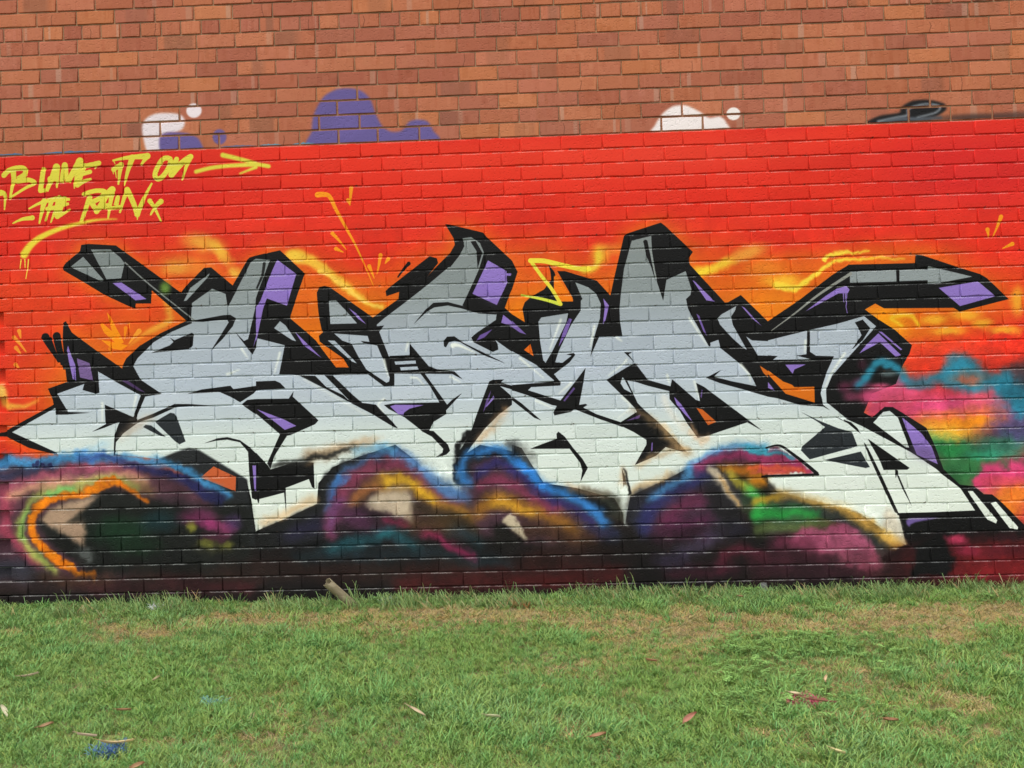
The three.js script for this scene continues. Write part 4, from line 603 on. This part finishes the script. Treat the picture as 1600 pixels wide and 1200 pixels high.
function scatter(name, label, g, spots, category = 'grass') {   // spots: x, z, scale, [r, g, b]
  const o = new THREE.InstancedMesh(g, bladeMat, spots.length); o.name = name;
  spots.forEach((s, i) => { E3.set(rr(-0.15, 0.15), rr(0, 6.28), rr(-0.15, 0.15)); Q.setFromEuler(E3); M4.compose(new THREE.Vector3(s[0], lawnY(s[0], s[1]) - 0.002, s[1]), Q, new THREE.Vector3(s[2] * rr(0.85, 1.15), s[2] * (s[4] || 1) * rr(0.8, 1.2), s[2] * rr(0.85, 1.15))); o.setMatrixAt(i, M4); o.setColorAt(i, colr.setRGB(...s[3])); });
  o.castShadow = o.receiveShadow = true; tag(o, label, category, null, 'stuff'); scene.add(o); return o;
}
// how dry the lawn is at a place: a worn straw band a little out from the wall, and small patches
function dryness(x, z) {
  const band = Math.exp(-Math.pow((z - 0.62 - 0.12 * Math.sin(x * 1.3)) / 0.3, 2)) * clamp(0.62 + 0.2 * x / 2 + 1.7 * (fbm(x * 2.3, z * 4 + 4) - 0.42), 0, 1.15);
  const spots = clamp((fbm(x * 2.6 + 11, z * 2.6) - 0.55) * 4, 0, 0.6) + clamp((fbm(x * 7 + 3, z * 7) - 0.62) * 4, 0, 0.5);
  return clamp(band * 1.15 + spots * (0.75 + 0.2 * x), 0, 1);
}
const inView = (x, z) => { const hw = 0.62 * (camera.position.z - z) + 0.5; return x > -hw - 0.3 && x < hw && z < 2.9; };
{
  const turf = [], lush = [], fine = [], dead = [], edge = [], clover = [];
  const tones = [[0.185, 0.32, 0.07], [0.215, 0.33, 0.08], [0.16, 0.315, 0.085], [0.245, 0.34, 0.085], [0.195, 0.325, 0.105]];
  for (let i = 0; i < 200000; i++) {
    const x = rr(-6.5, 6.5), z = rr(0.015, 6.2), v = inView(x, z);
    if (!v && rnd() < 0.7) continue;
    const dry = dryness(x, z), n = fbm(x * 1.9, z * 1.9 + 20), t = tones[Math.floor(clamp((n - 0.25) * 2, 0, 0.99) * 5 * 0.6 + rnd() * 2)], j = rr(0.82, 1.2);
    const c = [t[0] * j, t[1] * j, t[2] * j], s = rr(0.75, 1.2) * (0.62 + 1.25 * (fbm(x * 3.3 + 2, z * 3.3) - 0.25));
    if (rnd() < dry * 0.82) dead.push([x, z, s * 0.85, [rr(0.37, 0.52), rr(0.3, 0.42), rr(0.12, 0.2)]]);
    else if (rnd() < 0.1 + dry * 0.6) fine.push([x, z, s * 0.8, [0.3 * j, 0.3 * j, 0.1 * j]]);
    else if (n > 0.58 || rnd() < 0.14) lush.push([x, z, s, [c[0] * 0.9, c[1] * 0.98, c[2] * 1.05]]);
    else turf.push([x, z, s, c]);
    if (x > 0.6 && z < 2.2 && rnd() < 0.08 && fbm(x * 2 + 31, z * 2) > 0.5 && dry < 0.5) clover.push([x, z, rr(0.7, 1.2), [0.17 * j, 0.31 * j, 0.08 * j]]);
  }
  for (let i = 0; i < 6400; i++) { const x = rr(-6.5, 6.5), z = 0.02 + 0.3 * Math.pow(rnd(), 1.2), n = fbm(x * 2.6 + 40, z * 3); if (rnd() > (n - 0.2) * 1.9) continue; const j = rr(0.8, 1.15); edge.push([x, z, rr(0.7, 1.25), rnd() < 0.1 ? [0.34 * j, 0.31 * j, 0.14 * j] : [0.19 * j, 0.31 * j, 0.1 * j], (0.35 + 1.9 * Math.pow(fbm(x * 5 + 3, z * 9), 1.6)) * (rnd() < 0.035 ? rr(1.4, 1.9) : 0.9)]); }
  const g1 = tuftGeometry(18, 0.014, 0.034, 0.03, 1.7, 0.0032), g2 = tuftGeometry(13, 0.02, 0.052, 0.026, 1.3, 0.0036), g3 = tuftGeometry(16, 0.01, 0.026, 0.03, 2.2, 0.003), g4 = tuftGeometry(16, 0.008, 0.026, 0.034, 3, 0.0028), g5 = tuftGeometry(7, 0.03, 0.085, 0.024, 1.0, 0.0034);
  scatter('lawn_grass', 'short green lawn grass in front of the painted wall', g1, turf);
  scatter('coarse_grass', 'longer bluish green grass clumps growing through the lawn', g2, lush);
  scatter('yellowing_grass', 'thin yellow green grass round the worn patches of the lawn', g3, fine);
  scatter('dead_grass', 'straw brown dead grass in worn patches of the lawn', g4, dead);
  scatter('edge_grass', 'tall uncut grass along the foot of the wall', g5, edge);
  // clover: three round leaflets on a stalk
  const pos = [], idx = [], col = [];
  for (let k = 0; k < 7; k++) { const a = rr(0, 6.28), r = rr(0, 0.03), bx = Math.cos(a) * r, bz = Math.sin(a) * r, h = rr(0.02, 0.042), tn = rr(0.85, 1.2), rot = rr(0, 2);
    for (let l = 0; l < 3; l++) { const b = pos.length / 3, q = rot + l * 2.094, ux = Math.cos(q), uz = Math.sin(q), s = rr(0.006, 0.009); pos.push(bx, h, bz, bx + ux * s - uz * s * 0.6, h + 0.002, bz + uz * s + ux * s * 0.6, bx + ux * s * 1.7, h + rr(-0.002, 0.003), bz + uz * s * 1.7, bx + ux * s + uz * s * 0.6, h + 0.002, bz + uz * s - ux * s * 0.6); idx.push(b, b + 1, b + 2, b, b + 2, b + 3); for (let i = 0; i < 4; i++) col.push(tn, tn, tn); } }
  scatter('clover', 'low clover leaves spread through the lawn', geo(pos, idx, null, col), clover, 'clover');
  // grass caught by the spray cans
  function sprayed(name, label, px, py, rx, rz, c, n) { const o = onGround(px, py, 0.035), s = []; for (let i = 0; i < n; i++) { const a = rr(0, 6.28), r = Math.sqrt(rnd()); const j = rr(0.7, 1.25); s.push([o.x + Math.cos(a) * r * rx, o.z + Math.sin(a) * r * rz, rr(1.0, 1.4), c.map((v) => v * j)]); } scatter(name, label, g1, s, 'painted grass'); }
  sprayed('painted_grass', 'grass blades sprayed bright pink on the lawn', 1262, 1092, 0.065, 0.05, [0.58, 0.12, 0.2], 42);
  sprayed('painted_grass_001', 'grass blades sprayed deep blue under a curled dry leaf', 174, 1166, 0.045, 0.045, [0.08, 0.18, 0.4], 20);
  sprayed('painted_grass_002', 'few grass blades sprayed pale sky blue on the lawn', 330, 1092, 0.03, 0.03, [0.2, 0.44, 0.5], 8);
  sprayed('painted_grass_003', 'grass blades flecked white beside the leaning pipe', 617, 938, 0.05, 0.03, [0.6, 0.64, 0.62], 12);
  sprayed('painted_grass_004', 'grass blades flecked white under the orange ring of the mural', 246, 948, 0.06, 0.03, [0.6, 0.66, 0.64], 9);
  sprayed('painted_grass_005', 'rust red sprayed grass at the foot of the maroon bricks', 822, 943, 0.06, 0.05, [0.3, 0.13, 0.05], 12);
}

// ---------------------------------------------------------------- broken pipe leaning by the wall
{
  const base = onGround(556, 950, 0), tip = new THREE.Vector3();
  { const d = ray(510, 909), t = (base.z + 0.11 - camera.position.z) / d.z; tip.copy(camera.position).addScaledVector(d, t); }
  const root = new THREE.Group(); root.name = 'broken_pipe'; root.position.copy(base); scene.add(root);
  tag(root, 'broken beige plastic pipe stub leaning out of the grass at the wall', 'pipe');
  const axis = tip.clone().sub(base), L = axis.length() + 0.06, q = new THREE.Quaternion().setFromUnitVectors(new THREE.Vector3(0, 1, 0), axis.normalize());
  const R = 0.027, r = 0.0225, n = 40, rings = 8, pos = [], idx = [], uv = [], lip = [];
  for (let i = 0; i <= n; i++) { const a = i / n * 6.2832; lip.push(L - 0.016 * Math.max(0, Math.sin(a * 2 + 0.6)) * (0.6 + 0.4 * hash2(i % n, 3)) - 0.003 * hash2(i % n, 8)); }
  for (const [rad, flip] of [[R, 0], [r, 1]]) { const o = pos.length / 3; for (let j = 0; j <= rings; j++) for (let i = 0; i <= n; i++) { const a = i / n * 6.2832, y = -0.06 + (lip[i] + 0.0) * j / rings; pos.push(Math.cos(a) * rad, y, Math.sin(a) * rad); uv.push(i / n, j / rings); } for (let j = 0; j < rings; j++) for (let i = 0; i < n; i++) { const a = o + j * (n + 1) + i, b = a + 1, c = a + n + 1, d = c + 1; flip ? idx.push(a, b, c, b, d, c) : idx.push(a, c, b, b, c, d); } }
  const oa = rings * (n + 1), ob = (rings + 1) * (n + 1) + rings * (n + 1); for (let i = 0; i < n; i++) idx.push(oa + i, ob + i, oa + i + 1, oa + i + 1, ob + i, ob + i + 1);
  const c = document.createElement('canvas'); c.width = 128; c.height = 128; const x = c.getContext('2d'), im = x.createImageData(128, 128);
  for (let j = 0; j < 128; j++) for (let i = 0; i < 128; i++) { const v = fbm(i / 9, j / 22), s = fbm(i / 40 + 9, j / 30) > 0.5 ? -16 : 0, g = hash2(i, j) * 14, o = (j * 128 + i) * 4; im.data[o] = 128 + 40 * v + s + g; im.data[o + 1] = 118 + 36 * v + s + g; im.data[o + 2] = 92 + 34 * v + s + g; im.data[o + 3] = 255; }
  x.putImageData(im, 0, 0);
  const o = new THREE.Mesh(geo(pos, idx, uv), new THREE.MeshStandardMaterial({ map: colourTexture(c), roughness: 0.7, side: THREE.DoubleSide })); o.name = 'pipe_tube'; o.quaternion.copy(q); root.add(o);
}
// clear plastic cup lying in the grass by the wall
{
  const p = onGround(1186, 925, 0), root = new THREE.Group(); root.name = 'plastic_cup'; root.position.set(p.x, 0.082, Math.max(0.06, p.z)); root.rotation.set(Math.PI + 0.05, 0, -0.06); scene.add(root);
  tag(root, 'clear plastic cup upside down in the grass at the foot of the wall', 'cup');
  const pl = new THREE.MeshPhysicalMaterial({ color: new THREE.Color().setRGB(0.86, 0.88, 0.87), transmission: 0.9, thickness: 0, roughness: 0.12, side: THREE.DoubleSide });
  const cup = new THREE.Mesh(new THREE.LatheGeometry([[0, 0.003], [0.019, 0.003], [0.021, 0.006], [0.024, 0.03], [0.0285, 0.068]].map(([x, y]) => new THREE.Vector2(x, y)), 28), pl); cup.name = 'cup_body'; root.add(cup);
  const rim = new THREE.Mesh(new THREE.TorusGeometry(0.0288, 0.0012, 6, 32), pl); rim.rotation.x = Math.PI / 2; rim.position.y = 0.0685; rim.name = 'rim'; root.add(rim);
}
// fallen gum leaves
function leaf(px, py, len, wid, turn, curl, tone, label, group) {
  const n = 12, m = 4, pos = [], idx = [], o = onGround(px, py, 0.05);
  for (let i = 0; i <= n; i++) { const t = i / n, w = wid * Math.pow(Math.sin(Math.PI * clamp(0.04 + 0.93 * t, 0, 1)), 0.8) * (1 - 0.25 * t), bend = curl * (t - 0.5); for (let k = 0; k <= m; k++) { const s = k / m * 2 - 1; pos.push((t - 0.5) * len * Math.cos(bend * 0.5), 0.008 * (1 - s * s) * -1 + len * 0.32 * curl * (t - 0.5) * (t - 0.5), s * w / 2 + curl * len * 0.3 * (t - 0.4) * (t - 0.4)); } }
  for (let i = 0; i < n; i++) for (let k = 0; k < m; k++) { const a = i * (m + 1) + k, b = a + 1, c = a + m + 1, d = c + 1; idx.push(a, c, b, b, c, d); }
  const root = new THREE.Group(); root.name = leaf.n ? 'dry_leaf_' + String(leaf.n).padStart(3, '0') : 'dry_leaf'; leaf.n = (leaf.n || 0) + 1;
  root.position.set(o.x, lawnY(o.x, o.z) + 0.042, o.z); root.rotation.set(rr(-0.1, 0.55), turn, rr(-0.3, 0.3)); scene.add(root);
  const mat = new THREE.MeshPhysicalMaterial({ color: new THREE.Color().setRGB(...tone), roughness: 0.7, transmission: 0.15, thickness: 0, side: THREE.DoubleSide });
  const bl = new THREE.Mesh(geo(pos, idx), mat); bl.name = 'blade'; root.add(bl);
  const st = new THREE.Mesh(new THREE.CylinderGeometry(0.0009, 0.0014, len * 0.28, 6), new THREE.MeshStandardMaterial({ color: new THREE.Color().setRGB(tone[0] * 0.7, tone[1] * 0.6, tone[2] * 0.6), roughness: 0.8 })); st.name = 'stalk'; st.rotation.z = Math.PI / 2 - curl * 0.25; st.position.set(-len * 0.6, len * 0.32 * curl * 0.3, curl * len * 0.1); root.add(st);
  tag(root, label, 'leaf', group);
}
const STRAW = [0.55, 0.42, 0.2], BROWN = [0.32, 0.16, 0.08], PALE = [0.6, 0.5, 0.32], GR = 'dry leaves scattered on the lawn';
leaf(181, 1157, 0.12, 0.02, 0.75, 1.1, STRAW, 'curled yellow dry leaf lying on the deep blue sprayed grass', GR);
leaf(1242, 1082, 0.05, 0.016, -0.6, 0.5, PALE, 'pale yellow dry leaf at the edge of the pink sprayed grass', GR);
leaf(1284, 1093, 0.11, 0.007, -0.35, 0.2, [0.42, 0.2, 0.14], 'long thin reddish dry leaf lying across the pink sprayed grass', GR);
for (const [x, y, l, w, t, c] of [[652, 1109, 0.08, 0.014, -0.5, 0.4], [46, 1055, 0.08, 0.012, 0.3, 0.8], [8, 1111, 0.09, 0.02, -0.8, 0.6], [1310, 1174, 0.06, 0.018, -0.9, 0.6], [136, 1146, 0.07, 0.014, 0.5, 0.4], [770, 1119, 0.06, 0.012, -0.2, 0.3], [244, 1060, 0.035, 0.014, 0.6, 0.5], [1290, 1060, 0.05, 0.014, 1.2, 0.5]]) leaf(x, y, l, w, t, c, [PALE[0] * rr(0.75, 1), PALE[1] * rr(0.75, 0.95), PALE[2] * rr(0.7, 1)], 'small straw coloured dry leaf alone on the green lawn', GR);
for (const [x, y, l, w, t, c] of [[1076, 1122, 0.07, 0.026, 0.7, 1.2], [934, 1147, 0.06, 0.022, 0.3, 0.5], [194, 1108, 0.06, 0.012, 0, 0.5], [72, 1132, 0.06, 0.022, 0.2, 0.5], [214, 1194, 0.05, 0.022, 0.5, 0.6], [1157, 932, 0.035, 0.018, 0.1, 0.3], [1392, 1123, 0.06, 0.02, 0.2, 0.4], [1018, 1032, 0.0001 + 0.05, 0.014, 0.2, 0.4]]) leaf(x, y, l, w, t, c, [BROWN[0] * rr(0.8, 1.2), BROWN[1] * rr(0.8, 1.2), BROWN[2] * rr(0.8, 1.2)], 'small reddish brown dry leaf alone on the green lawn', GR);

scene.traverse((o) => { if (o.isMesh) { o.castShadow = true; o.receiveShadow = true; } });
renderer.render(scene, camera);
